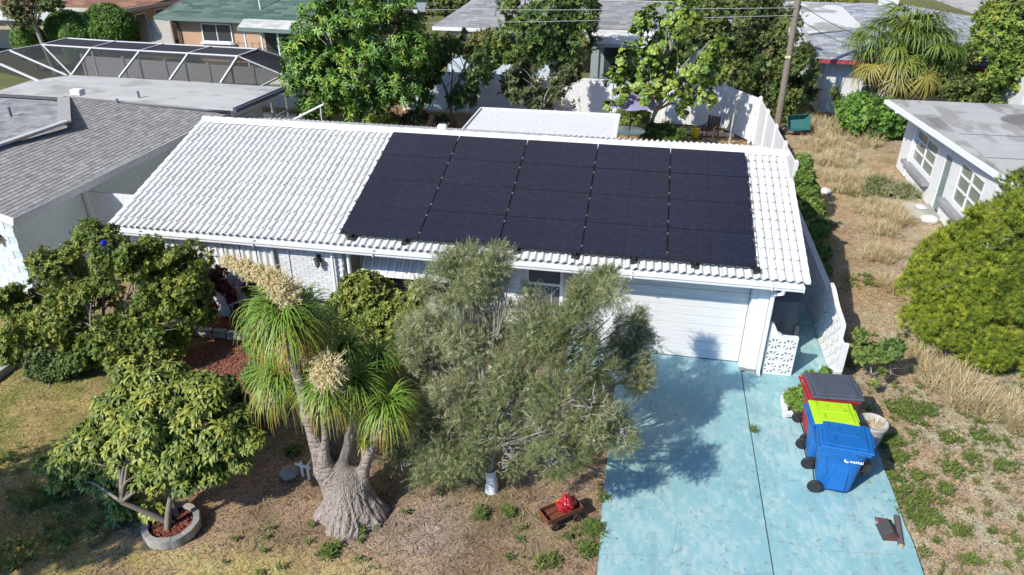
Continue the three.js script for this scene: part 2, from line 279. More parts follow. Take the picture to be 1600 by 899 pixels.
// front walls
{
  const w = (n, g, m = WHITE) => part(n, g, m, house);
  w('garage_wall', [box(-1.3, 2.6, 1.98, 2.235, -0.12, 0.0), box(2.5, 2.95, 0, 2.235, -0.12, 0.24), box(2.62, 2.83, 0, 2.235, 0.2401, 0.28), box(2.83, 2.95, 0, 2.235, -7.3, -0.12)]);
  w('wall_base', [box(2.49, 2.96, 0.036, 0.1, 0.2, 0.29)], mat(0.28, 0.3, 0.3, 0.9));
  const gd = new THREE.Group(); gd.name = 'garage_door'; house.add(gd);
  for (let i = 0; i < 9; i++) part('door_section', rbox(-1.27, 2.5, 0.04 + i * 0.216, 0.04 + i * 0.216 + 0.209, -0.09, -0.045, 0.006), WHITE2, gd);
  part('door_gasket', [box(-1.3, 2.51, 0.03, 0.05, -0.1, -0.04), box(2.494, 2.512, 0.05, 1.98, -0.1, -0.02)], DARK, gd);
  const num = new THREE.Group(); num.name = 'house_number'; house.add(num);
  ['2', '0', '4', '8'].forEach((d, i) => part('numeral', new TextGeometry(d, { font: serif, size: 0.15, depth: 0.012, curveSegments: 4 }).translate(-0.93 + i * 0.112, 1.985, 0.003), DARK, num));
  // recessed entry
  w('entry_wall', [box(-6.3, -2.36, 0, 2.235, -0.62, -0.5), box(-1.48, -1.3, 0, 2.235, -0.62, -0.5), box(-2.36, -1.48, 2.12, 2.235, -0.62, -0.5), box(-1.32, -1.3, 0, 2.235, -0.5, -0.12)]);
  for (let i = 0; i < 14; i++) w('siding_board', [beam([-1.47, 0.3 + i * 0.14, -0.49], [-1.31, 0.3 + i * 0.14, -0.49], 0.018, 0.128)], WHITE2);
  const sd = new THREE.Group(); sd.name = 'screen_door'; house.add(sd);
  part('door_frame', [box(-2.36, -2.28, 0.1, 2.12, -0.52, -0.44), box(-1.56, -1.48, 0.1, 2.12, -0.52, -0.44), box(-2.28, -1.56, 2.05, 2.12, -0.52, -0.44)], METALW, sd);
  part('rail', [box(-2.28, -1.56, 1.3, 1.36, -0.5, -0.45), box(-2.28, -1.56, 0.1, 0.2, -0.5, -0.45)], METALW, sd);
  part('screen', [box(-2.28, -1.56, 0.2, 2.05, -0.485, -0.48)], mat(0.12, 0.125, 0.13, 0.8), sd);
  const scroll = []; for (const s of [-1, 1]) { scroll.push(rod([-1.92 + s * 0.34, 1.28, -0.455], [-1.92 + s * 0.08, 1.02, -0.455], 0.008, 0.008, 5), rod([-1.92 + s * 0.18, 1.28, -0.455], [-1.92 + s * 0.18, 0.25, -0.455], 0.007, 0.007, 5), new THREE.TorusGeometry(0.06, 0.007, 5, 16, 4.6).rotateZ(s > 0 ? 0 : 2).translate(-1.92 + s * 0.07, 1.2, -0.455), new THREE.TorusGeometry(0.12, 0.007, 5, 16, 3.14).rotateZ(Math.PI).translate(-1.92 + s * 0.12, 1.16, -0.455)); }
  part('scrollwork', scroll, METALW, sd);
  // awning window
  const win = new THREE.Group(); win.name = 'window'; house.add(win);
  part('pane', [box(-5.9, -4.72, 0.75, 1.75, -0.497, -0.49), box(-4.66, -3.5, 0.75, 1.75, -0.497, -0.49)], SHADEGLASS, win);
  part('window_frame', [box(-5.98, -5.9, 0.68, 1.82, -0.5, -0.45), box(-3.5, -3.42, 0.68, 1.82, -0.5, -0.45), box(-4.72, -4.66, 0.7, 1.8, -0.5, -0.46), box(-5.9, -3.5, 0.66, 0.75, -0.5, -0.42), box(-5.9, -3.5, 1.75, 1.82, -0.5, -0.45)], METALW, win);
  const aw = new THREE.Group(); aw.name = 'awning'; house.add(aw);
  const NS = 30, x0 = -6.05, sw = 2.72 / NS;
  for (let i = 0; i < NS; i++) { const P = []; for (let k = 0; k <= 7; k++) { const t = k / 7; P.push([x0 + (i + 0.5) * sw, 1.86 - 0.36 * Math.pow(t, 1.7), -0.46 + 0.62 * t]); }
    const g = []; for (let k = 0; k < 7; k++) g.push(beam(P[k], P[k + 1].map((v, j) => v + (j ? (P[k + 1][j] - P[k][j]) * 0.1 : 0)), sw * (i % 2 ? 0.98 : 0.78), i % 2 ? 0.012 : 0.034)); part('awning_slat', g, i % 2 ? WHITE2 : METALW, aw); }
  part('awning_bracket', [beam([x0, 1.86, -0.47], [x0 - 0.03, 1.45, 0.14], 0.02, 0.05), beam([x0, 1.3, -0.47], [x0 - 0.03, 1.45, 0.14], 0.02, 0.03)], METALW, aw);
  // proud wing: stucco, corrugated shutters, painted brick
  w('wing_wall', [box(-11.4, -6.33, 0, 2.235, -0.5, 0.40), box(-11.42, -7.95, 0.98, 1.05, 0.4, 0.47), box(-11.4, -11.3, 0, 2.235, -7.3, -0.5)]);
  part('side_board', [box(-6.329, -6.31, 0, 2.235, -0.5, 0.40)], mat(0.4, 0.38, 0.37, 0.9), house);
  const sh = new THREE.Group(); sh.name = 'window_shutter'; house.add(sh);
  for (let p = 0; p < 7; p++) { const pts = [], xa = -10.75 + p * 0.4; for (let k = 0; k <= 10; k++) { const u = k / 10; pts.push([u * 0.4, (Math.floor((k + 1) / 2) % 2) * 0.035]); } const b = pts.slice().reverse().map(([x, y]) => [x, y - 0.006]);
    part('shutter_panel', [extrude([...pts, ...b].map(([x, y]) => [x, -y]), 1.16).rotateX(-Math.PI / 2).translate(xa, 1.06, 0.425)], p % 2 ? METALW : WHITE2, sh); }
  part('shutter_track', [box(-10.8, -7.92, 2.2, 2.234, 0.41, 0.5), box(-7.945, -7.9, 1.03, 2.2, 0.41, 0.52)], mat(0.55, 0.55, 0.55, 0.5), sh);
  const bw = new THREE.Group(); bw.name = 'brick_facing'; house.add(bw); seed(33);
  const bg = [rbox(0, 0.196, 0, 0.058, 0, 0.022, 0.004), rbox(0, 0.096, 0, 0.058, 0, 0.022, 0.004)];
  part('mortar', [box(-7.86, -6.34, 0.5, 2.23, 0.401, 0.412)], WHITE2, bw);
  for (let r = 0; r < 25; r++) { let x = -7.86; const odd = r % 2; for (let c = 0; x < -6.45; c++) { const half = odd && c === 0, o = part('brick', half ? bg[1] : bg[0], pick([WHITE, WHITE2]), bw); o.position.set(x, 0.52 + r * 0.068, 0.4 + rr(0, 0.006)); x += half ? 0.104 : 0.205; if (x > -6.52 && x < -6.45) break; } }
  const pipe = (n, x, z, r) => part(n, [rod([x, 0, z], [x, 2.235, z], r, r, 12)], METALW, house); pipe('porch_post', -6.52, 0.5, 0.03); pipe('porch_post', -6.16, 0.45, 0.045);
  part('conduit', [rod([-7.58, 0.4, 0.435], [-7.58, 2.2, 0.435], 0.012, 0.012, 6)], WHITE2, house);
  const lamp = new THREE.Group(); lamp.name = 'wall_lantern'; lamp.position.set(-6.86, 1.9, 0.42); house.add(lamp);
  part('backplate', [rbox(-0.05, 0.05, -0.02, 0.16, 0, 0.02, 0.006), rod([0, 0.12, 0.02], [0, 0.16, 0.12], 0.012)], DARK, lamp);
  part('lantern_cap', [new THREE.ConeGeometry(0.09, 0.08, 8).translate(0, 0.14, 0.12), rod([0, 0.17, 0.12], [0, 0.22, 0.12], 0.012)], DARK, lamp);
  part('lantern_glass', [new THREE.CylinderGeometry(0.06, 0.04, 0.17, 8).translate(0, 0.02, 0.12)], mat(0.15, 0.15, 0.14, 0.2), lamp);
  part('lantern_cage', [0, 1, 2, 3].map((k) => rod([Math.cos(k * 1.57 + 0.78) * 0.065, 0.1, 0.12 + Math.sin(k * 1.57 + 0.78) * 0.065], [Math.cos(k * 1.57 + 0.78) * 0.045, -0.08, 0.12 + Math.sin(k * 1.57 + 0.78) * 0.045], 0.007, 0.007, 5)).concat([new THREE.ConeGeometry(0.05, 0.07, 8).rotateX(Math.PI).translate(0, -0.1, 0.12)]), DARK, lamp);
  // rear flat roof and walls
  w('rear_wall', [box(-11.4, 2.95, 0, 2.4, -7.4, -7.3), box(-5.2, -1.0, 0, 2.4, -9.9, -9.8), box(-5.2, -5.1, 0, 2.4, -9.8, -7.4), box(-1.1, -1.0, 0, 2.4, -9.8, -7.4)]);
  w('flat_roof', [slab([[-5.46, 2.63, -7.2], [-0.78, 2.63, -7.3], [-0.79, 2.6, -10.2], [-5.44, 2.6, -10.12]], 0.14)], textured(0.8, 0.8, 0.79, 0.75));
  w('roof_edge', [beam([-5.44, 2.6, -10.13], [-0.79, 2.6, -10.2], 0.05, 0.1), beam([-0.78, 2.63, -7.3], [-0.79, 2.6, -10.2], 0.05, 0.1), beam([-5.46, 2.63, -7.2], [-5.44, 2.6, -10.12], 0.05, 0.1)], WHITE2);
  w('vent_pipe', [rbox(-5.75, -5.5, 2.7, 3.28, -5.9, -5.7, 0.03)], METALW);
}
// solar array: five columns of four black modules on rails
{
  const arr = thing('solar_array', 'black solar panel array on the white tile roof', 'solar panels', [0, 0, 0]);
  const PW = 1.742, x0 = -6.278, v0 = 0.19, v1 = 4.29, PH = (v1 - v0) / 4, basis = new THREE.Matrix4().makeBasis(V(1, 0, 0), SU, NU);
  const cellTex = (() => { const S = 512, cv = document.createElement('canvas'); cv.width = cv.height = S; const q = cv.getContext('2d'); q.fillStyle = 'rgb(15,17,25)'; q.fillRect(0, 0, S, S); seed(5);
    for (let i = 0; i < 6; i++) for (let j = 0; j < 10; j++) { const g = rr(-3.5, 3.5); q.fillStyle = `rgb(${26 + g | 0},${31 + g | 0},${50 + g * 1.3 | 0})`; q.fillRect(i * S / 6 + 1.5, j * S / 10 + 1, S / 6 - 4, S / 10 - 3); }
    q.strokeStyle = 'rgba(90,98,120,0.35)'; q.lineWidth = 0.8; for (let j = 0; j < 100; j++) { q.beginPath(); q.moveTo(0, j * S / 100); q.lineTo(S, j * S / 100); q.stroke(); }
    const t = new THREE.CanvasTexture(cv); t.colorSpace = THREE.SRGBColorSpace; return t; })();
  const glass = [0, 1, 2].map((k) => new THREE.MeshPhysicalMaterial({ color: new THREE.Color(0.92 + 0.08 * k, 0.92 + 0.08 * k, 0.95 + 0.07 * k), map: cellTex, roughness: 0.16 + 0.05 * k, specularIntensity: 0.8, side: THREE.DoubleSide }));
  const frameM = mat(0.011, 0.012, 0.018, 0.4), fw = PW - 0.022, fh = PH - 0.005;
  const frameG = merge([box(0, fw, 0, 0.01, -0.035, 0.003), box(0, fw, fh - 0.01, fh, -0.035, 0.003), box(0, 0.016, 0.01, fh - 0.01, -0.035, 0.003), box(fw - 0.016, fw, 0.01, fh - 0.01, -0.035, 0.003), box(0.01, fw - 0.01, 0.01, fh - 0.01, -0.03, -0.026)]);
  const half = (a, b) => { const g = new THREE.PlaneGeometry(b - a, fh - 0.02).translate((a + b) / 2, fh / 2, 0); return g; };
  const gl = half(0.016, fw / 2 - 0.006), gr = half(fw / 2 + 0.006, fw - 0.016), mid = box(fw / 2 - 0.006, fw / 2 + 0.006, 0.016, fh - 0.016, -0.004, 0.001);
  seed(17);
  for (let c = 0; c < 5; c++) for (let r = 0; r < 4; r++) {
    const p = new THREE.Group(); p.name = 'solar_module'; arr.add(p);
    p.applyMatrix4(basis.clone().setPosition(roofAt(x0 + c * PW, v0 + r * PH, 0.17 + rr(-0.003, 0.003))));
    part('module_frame', frameG, frameM, p); part('glass_half', gl, pick(glass), p); part('glass_half', gr, pick(glass), p); part('centre_strip', [mid], frameM, p);
  }
  const clampG = rbox(-0.016, 0.016, -0.025, 0.025, 0, 0.012, 0.004), clampM = mat(0.3, 0.3, 0.31, 0.4, { metalness: 0.6 });
  const place = (n, g, m, x, v, h) => { const o = part(n, g, m, arr); o.applyMatrix4(basis.clone().setPosition(roofAt(x, v, h))); return o; };
  for (let c = 1; c <= 5; c++) for (let r = 0; r < 4; r++) for (const t of [0.2, 0.8]) place('clamp', clampG, clampM, x0 + c * PW - 0.011, v0 + (r + t) * PH, 0.172);
  const railG = box(-8.8, 0.05, -0.02, 0.02, -0.05, -0.01);
  for (let r = 0; r < 4; r++) for (const t of [0.2, 0.8]) place('mounting_rail', railG, clampM, x0 + 8.71, v0 + (r + t) * PH, 0.13);
  const footG = merge([rbox(-0.07, 0.07, -0.08, 0.08, -0.1, -0.03, 0.01), box(-0.03, 0.03, -0.05, 0.02, -0.03, 0.02)]);
  for (let k = 0; k < 8; k++) place('roof_mount', footG, DARK, x0 + 0.25 + k * 1.21, v0 - 0.02, 0.15);
  place('skirt', box(x0 * 0, 8.71, -0.004, 0.004, -0.02, 0.0), frameM, x0, v0 - 0.002, 0.165);
}

// ---------- plants ----------
function leaf(l, w, droop = 0.3, segs = 3, fold = 0.25, yaw = 0, elev = 0.6, at = [0, 0, 0], tip = 0) {   // one leaf growing from `at`, elev above the horizontal, bending down
  const P = [], I = []; let a = elev, x = 0, y = 0; const st = l / segs;
  for (let i = 0; i <= segs; i++) {
    const t = i / segs, hw = w * 0.5 * (i === segs ? tip : Math.sin(Math.PI * Math.pow(0.08 + 0.92 * t, 0.75)) * 0.98 + 0.06), n = [-Math.sin(a), Math.cos(a)];
    P.push(x + n[0] * fold * hw, y + n[1] * fold * hw, hw, x, y, 0, x + n[0] * fold * hw, y + n[1] * fold * hw, -hw);
    x += Math.cos(a) * st; y += Math.sin(a) * st; a -= (droop / segs) * (1 + t);
  }
  for (let i = 0; i < segs; i++) { const b = i * 3; for (const k of [0, 1]) I.push(b + k, b + k + 1, b + k + 3, b + k + 1, b + k + 4, b + k + 3); }
  const g = new THREE.BufferGeometry().setAttribute('position', new THREE.Float32BufferAttribute(P, 3)); g.setIndex(I); g.computeVertexNormals();
  return g.rotateY(yaw).translate(...at);
}
const noUv = (list) => { const g = mergeGeometries(list.map((q) => { q = q.index ? q.toNonIndexed() : q; for (const k of Object.keys(q.attributes)) if (k !== 'position' && k !== 'normal' && k !== 'color') q.deleteAttribute(k); return q; })); return g; };
function rosette(n, l, w, elev, droop, segs = 3) { const L = []; for (let i = 0; i < n; i++) L.push(leaf(l * rr(0.75, 1.1), w * rr(0.85, 1.1), droop * rr(0.8, 1.3), segs, 0.3, i * 2.4 + rr(-0.3, 0.3), elev * rr(0.5, 1.2) - 0.5 * (i / n), [0, (1 - i / n) * 0.05, 0])); return noUv(L); }
function sprig(n, L, l, w, spread = 0.9, segs = 1, droop = 0.2) { const G = []; for (let i = 0; i < n; i++) { const t = (i + 1) / n; G.push(leaf(l * rr(0.7, 1.15), w * rr(0.8, 1.2), droop, segs, 0.35, i * 2.4 + rr(-0.6, 0.6), Math.PI / 2 - spread * rr(0.6, 1.2) * (1.2 - 0.5 * t), [0, L * t, 0])); } return noUv(G); }
function twigSprig(n, L, l, w, spread) { const g = sprig(n, L, l, w, spread, 1); return g; }
const Q = new THREE.Quaternion(), Q2 = new THREE.Quaternion(), M4 = new THREE.Matrix4(), UPV = V(0, 1, 0);
function foliage(parent, name, blobs, o) {
  const { n, geos, mats, colors, s = [0.8, 1.2], out = 0.8, up = 0.6, shell = 0.45, gap = 0.36, freq = 1.6, squash = 0.92, sd = 1, wild = 0.6, minY = 0.06, low = -0.75, puff, lumpy = 0.42 } = o;
  seed(sd * 77 + 5);
  if (puff) { const sub = []; for (const b of blobs) { const N = Math.max(4, Math.round(puff[0] * b[3] * b[3])); for (let i = 0; i < N; i++) { const cz = rr(-0.7, 1), an = rr(0, 6.2832), q = Math.sqrt(1 - cz * cz), R = b[3] * rr(0.62, 0.98); sub.push([b[0] + q * Math.cos(an) * R, b[1] + cz * R * squash, b[2] + q * Math.sin(an) * R, rr(puff[1], puff[2])]); } } blobs = [...blobs.map((b) => [b[0], b[1], b[2], b[3] * 0.72]), ...sub]; }
  const total = blobs.reduce((q, b) => q + b[3] ** 2, 0), sets = geos.map(() => ({ m: [], c: [] })), p = V(), d = V(), f = V(), col = new THREE.Color();
  for (const b of blobs) {
    const want = Math.round((n * b[3] ** 2) / total);
    for (let k = 0, tries = 0; k < want && tries < want * 6; tries++) {
      const cz = rr(-1, 1), a = rr(0, 6.2832), q = Math.sqrt(1 - cz * cz); d.set(q * Math.cos(a), cz, q * Math.sin(a));
      if (d.y < low) continue;
      const lump = 1 - lumpy * 0.48 + lumpy * vnoise(d.x * 2.6 + b[0] * 3 + 11, d.y * 2.6 + d.z * 2.1 + b[1] * 3, 0, sd), rad = b[3] * lump * (1 - shell * Math.pow(rnd(), 1.6));
      p.copy(d).multiplyScalar(rad); p.y *= squash; p.x += b[0]; p.y += b[1]; p.z += b[2];
      if (p.y < minY) continue;
      let deep = false; for (const c of blobs) if (c !== b && (p.x - c[0]) ** 2 + (p.y - c[1]) ** 2 + (p.z - c[2]) ** 2 < (c[3] * 0.55) ** 2) { deep = true; break; }
      if (deep && rnd() < 0.8) continue;
      if (fbm((p.x + p.z * 0.6) * freq + 40, (p.y * 1.2 + p.z * 0.5) * freq + 40, 0, sd + 3, 2) < gap) { k += 0.35; continue; }
      k++;
      f.copy(d).multiplyScalar(out); f.y += up; f.x += rr(-wild, wild); f.y += rr(-wild, wild); f.z += rr(-wild, wild); f.normalize();
      Q.setFromUnitVectors(UPV, f); Q2.setFromAxisAngle(UPV, rr(0, 6.2832)); Q.multiply(Q2);
      const sc = rr(s[0], s[1]), gi = Math.floor(rnd() * geos.length); M4.compose(p, Q, f.set(sc, sc, sc)); sets[gi].m.push(M4.clone());
      const mixv = clamp(0.5 + 0.9 * (fbm(p.x * 0.9 + 7, p.y * 0.9 + p.z * 0.7, 0, sd + 9, 2) - 0.5) + rr(-0.5, 0.5), 0, 0.999) * (colors.length - 1), ci = Math.floor(mixv), a0 = colors[ci], a1 = colors[Math.min(ci + 1, colors.length - 1)], tt = mixv - ci, br = 1.45 * rr(0.82, 1.18);
      sets[gi].c.push(col.clone().setRGB(lerp(a0[0], a1[0], tt) * br * 1.06, lerp(a0[1], a1[1], tt) * br, lerp(a0[2], a1[2], tt) * br));
    }
  }
  sets.forEach((st, i) => { if (!st.m.length) return; const im = new THREE.InstancedMesh(geos[i], mats, st.m.length); im.name = name; st.m.forEach((m, k) => { im.setMatrixAt(k, m); im.setColorAt(k, st.c[k]); }); im.userData.kind = 'stuff'; im.castShadow = im.receiveShadow = true; parent.add(im); });
}
const LEAF = leafMat(1, 1, 1, { roughness: 0.6, transmission: 0.22 }), LEAFT = leafMat(1, 1, 1, { roughness: 0.9, transmission: 0.3 }), BARK = textured(0.26, 0.22, 0.18, 0.95, { bumpScale: 0.02 }), BARKG = textured(0.42, 0.39, 0.34, 0.95, { bumpScale: 0.015 });
// trunk with limbs bending out to the crown's lobes
function trunk(parent, base, blobs, r, o = {}) {
  const { fork = 0.35, rise = 0, m = BARK, stems = 1, twigs = 2, sd = 3 } = o; seed(sd * 13 + 1); const G = [];
  const c = blobs.reduce((q, b) => [q[0] + b[0] / blobs.length, q[1] + b[1] / blobs.length, q[2] + b[2] / blobs.length], [0, 0, 0]);
  const forks = []; for (let s = 0; s < stems; s++) { const fk = [lerp(base[0], c[0], fork) + rr(-0.12, 0.12) * stems, lerp(base[1], c[1], fork * 1.3) + rise, lerp(base[2], c[2], fork) + rr(-0.12, 0.12) * stems], b0 = stems > 1 ? [base[0] + rr(-0.18, 0.18), base[1] - 0.05, base[2] + rr(-0.18, 0.18)] : [base[0], base[1] - 0.05, base[2]]; forks.push(fk); G.push(tube([b0, [lerp(b0[0], fk[0], 0.5) + rr(-0.05, 0.05), lerp(b0[1], fk[1], 0.5), lerp(b0[2], fk[2], 0.5)], fk], [r * 1.25, r, r * 0.8], 8, 0.2)); }
  blobs.forEach((b, i) => { const fk = forks[i % stems], e = [b[0], b[1] + b[3] * 0.35, b[2]]; G.push(tube([fk, [lerp(fk[0], e[0], 0.45) + rr(-0.15, 0.15), lerp(fk[1], e[1], 0.55) + rr(-0.1, 0.15), lerp(fk[2], e[2], 0.45) + rr(-0.15, 0.15)], e], [r * 0.62, r * 0.4, r * 0.14], 6, 0.15));
    for (let k = 0; k < twigs; k++) { const s0 = [lerp(fk[0], e[0], 0.6), lerp(fk[1], e[1], 0.6), lerp(fk[2], e[2], 0.6)], e2 = [b[0] + rr(-1, 1) * b[3] * 0.9, b[1] + rr(-0.3, 0.9) * b[3], b[2] + rr(-1, 1) * b[3] * 0.9]; G.push(tube([s0, [lerp(s0[0], e2[0], 0.5) + rr(-0.08, 0.08), lerp(s0[1], e2[1], 0.5) + rr(-0.08, 0.12), lerp(s0[2], e2[2], 0.5)], e2], [r * 0.25, r * 0.17, r * 0.06], 5)); } });
  return part('trunk', noUv(G.map((g) => g)), m, parent);
}
function plant(name, label, category, base, blobs, r, fo, to = {}, group) {
  const t = thing(name, label, category, base, 0, group), loc = blobs.map((b) => [b[0] - base[0], b[1] - base[1], b[2] - base[2], b[3]]);
  if (r) trunk(t, [0, 0, 0], loc, r, to);
  const inner = { ...fo, minY: 0.05 - base[1] }; foliage(t, 'crown', loc, inner);
  return t;
}
seed(101);
const smallA = [sprig(12, 0.2, 0.075, 0.04, 1.0), sprig(10, 0.17, 0.07, 0.045, 1.1), sprig(14, 0.22, 0.07, 0.035, 0.9)];
const roundA = [rosette(9, 0.1, 0.05, 0.8, 0.5, 2), rosette(8, 0.09, 0.055, 0.6, 0.6, 2), rosette(10, 0.11, 0.045, 0.9, 0.7, 2)];
const puffA = [rosette(18, 0.09, 0.026, 1.3, 0.3, 1), rosette(20, 0.1, 0.022, 1.1, 0.4, 1), rosette(16, 0.08, 0.028, 1.4, 0.3, 1)];
const tinyA = [sprig(14, 0.17, 0.05, 0.024, 1.0), sprig(16, 0.2, 0.045, 0.022, 0.9)];
const midA = [rosette(8, 0.17, 0.07, 0.9, 0.8, 2), rosette(7, 0.15, 0.075, 0.8, 0.9, 2), sprig(9, 0.2, 0.13, 0.06, 1.1, 2, 0.6)];
const oliveA = [sprig(14, 0.16, 0.062, 0.016, 1.15), sprig(16, 0.2, 0.058, 0.015, 1.05), sprig(12, 0.13, 0.066, 0.018, 1.25)];
const mangoA = [rosette(10, 0.34, 0.075, 0.55, 1.6, 3), rosette(12, 0.30, 0.07, 0.7, 1.7, 3), rosette(9, 0.36, 0.07, 0.4, 1.5, 3)];
const loquatA = [rosette(12, 0.24, 0.062, 0.75, 1.5, 4), rosette(11, 0.26, 0.064, 0.6, 1.5, 4), rosette(13, 0.22, 0.058, 0.9, 1.6, 4)];
const grapeA = [rosette(6, 0.2, 0.17, 0.5, 1.2, 3), rosette(5, 0.22, 0.18, 0.6, 1.3, 3)];
const G1 = [[0.035, 0.075, 0.012], [0.07, 0.13, 0.02], [0.11, 0.17, 0.025], [0.17, 0.2, 0.035]];
const GDARK = [[0.035, 0.065, 0.012], [0.065, 0.105, 0.018], [0.105, 0.145, 0.025], [0.15, 0.165, 0.04]];

// olive in front of the house
{
  const bl = [[-2.89, 3.61, 4.2, 0.45], [-2.24, 3.81, 4.2, 0.46], [-3.6, 2.46, 4.2, 0.37], [0.15, 2.06, 3.3, 0.38], [-1.56, 3.28, 4.2, 0.45], [-0.82, 3.21, 4.2, 0.45], [-0.31, 2.69, 3.3, 0.42], [0.08, 2.06, 2.9, 0.34], [-3.2, 2.63, 4.2, 0.58], [-2.33, 2.73, 4.2, 0.69], [-1.32, 2.73, 4.2, 0.69], [-0.47, 2.39, 4.2, 0.57], [-3.46, 1.79, 4.5, 0.46], [-2.61, 1.89, 4.7, 0.63], [-1.74, 2.02, 4.8, 0.67], [-0.88, 2.43, 5.2, 0.58], [-3.51, 1.03, 4.8, 0.42], [-2.78, 1.1, 5, 0.48], [-1.94, 1.48, 5.1, 0.45], [-1.07, 1.91, 5.5, 0.44], [-0.38, 2.4, 5.3, 0.4], [0.03, 2.11, 5.4, 0.25], [-2.51, 4.06, 4.2, 0.16], [-2.05, 4.15, 4.2, 0.15], [-3.2, 0.43, 5, 0.26], [-0.99, 1.46, 5.6, 0.24], [-0.4, 3.75, 4.2, 0.13], [0.13, 2.42, 2.6, 0.16], [-0.65, 1.64, 5.6, 0.17], [-2.88, 4, 4.2, 0.12], [-0.79, 3.62, 4.2, 0.12], [0.3, 2.04, 2.6, 0.21], [0.28, 1.88, 3.6, 0.2], [-3.76, 0.71, 4.8, 0.29], [-2.88, 0.71, 5.1, 0.32], [-2.35, 0.97, 5.2, 0.27], [-1.64, 1.17, 5.3, 0.25], [-3.47, 0.64, 5, 0.22], [-0.46, 3.25, 2.8, 0.11], [-0.75, 3.36, 3.4, 0.15]];
  const t = plant('olive_tree', 'broad grey green olive tree with tiny narrow leaves beside the driveway', 'tree', [-2.09, 0, 4.76], bl, 0.055,
    { n: 42000, puff: [15, 0.1, 0.28], geos: oliveA, mats: leafMat(1, 1, 1, { roughness: 0.6 }), colors: [[0.08, 0.105, 0.034], [0.135, 0.165, 0.058], [0.2, 0.225, 0.095], [0.32, 0.33, 0.21]], s: [0.55, 1.1], out: 0.6, up: 0.2, shell: 0.65, gap: 0.4, freq: 2.6, sd: 4, wild: 0.8, low: -0.95 }, { m: textured(0.34, 0.31, 0.27, 0.95), twigs: 4, fork: 0.3, sd: 4 });
  seed(44); const tw = []; for (const b of bl) for (let k = 0; k < 22; k++) { const d = V(rr(-1, 1), rr(-0.5, 1), rr(-1, 1)).normalize(), a = [b[0] + 2.09 + d.x * b[3] * 0.4, b[1] + d.y * b[3] * 0.4, b[2] - 4.76 + d.z * b[3] * 0.4], L = b[3] * rr(0.7, 1.02); tw.push(tube([a, [b[0] + 2.09 + d.x * L * 0.75 + rr(-0.08, 0.08), b[1] + d.y * L * 0.75 + rr(-0.08, 0.08), b[2] - 4.76 + d.z * L * 0.75], [b[0] + 2.09 + d.x * L, b[1] + d.y * L + rr(-0.05, 0.1), b[2] - 4.76 + d.z * L]], [0.008, 0.006, 0.003], 4)); }
  part('twigs', noUv(tw), textured(0.5, 0.47, 0.42, 0.95), t).userData.kind = 'stuff';
  part('painted_trunk_base', [tube([[0, -0.02, 0], [0.0, 0.2, 0.01], [-0.03, 0.42, -0.02]], [0.12, 0.1, 0.09], 10, 0.25)], textured(0.85, 0.85, 0.84, 0.8), t, 'white painted foot of the trunk');
}
// loquat in its stone ring
{
  const bl = [[-7.84, 2.22, 5.5, 0.31], [-7.21, 2.18, 5.6, 0.37], [-6.72, 2.12, 5.6, 0.29], [-7.97, 1.79, 5.9, 0.39], [-7.15, 1.85, 6, 0.49], [-6.39, 1.84, 6, 0.4], [-8.45, 1.22, 6.1, 0.38], [-7.72, 1.13, 6.1, 0.47], [-6.87, 1.24, 6.15, 0.43], [-6.18, 1.48, 6, 0.33], [-9.08, 0.71, 6.1, 0.28], [-8.24, 0.44, 6.2, 0.32], [-7.28, 0.88, 6.35, 0.31], [-6.47, 0.85, 6.1, 0.26], [-7.99, 0.07, 6.45, 0.23], [-6.09, 1.64, 5.7, 0.25], [-9.37, 0.16, 6.1, 0.22], [-6.76, 0.8, 6.4, 0.16], [-7.4, 0.23, 6.5, 0.15], [-8.66, 0.49, 6.1, 0.28], [-5.8, 1.46, 5.9, 0.18], [-5.92, 1.12, 6, 0.17], [-9.61, 0.51, 6.05, 0.18], [-6.45, 2.11, 5.7, 0.29], [-7.37, 1.6, 6.2, 0.41]];
  plant('loquat_tree', 'low loquat tree with long ribbed leaves in a scalloped concrete ring', 'tree', [-7.05, 0, 6.55], bl, 0.05,
    { n: 2700, geos: loquatA, mats: leafMat(1, 1, 1, { roughness: 0.5 }), colors: [[0.06, 0.095, 0.016], [0.11, 0.155, 0.024], [0.165, 0.205, 0.03], [0.23, 0.24, 0.045]], s: [0.45, 0.88], out: 0.35, up: 1.0, shell: 0.6, gap: 0.32, freq: 2, sd: 6, wild: 0.35, low: -0.5 }, { m: textured(0.26, 0.22, 0.18, 0.95), stems: 4, twigs: 1, fork: 0.42, rise: 0.05, sd: 6 });
}
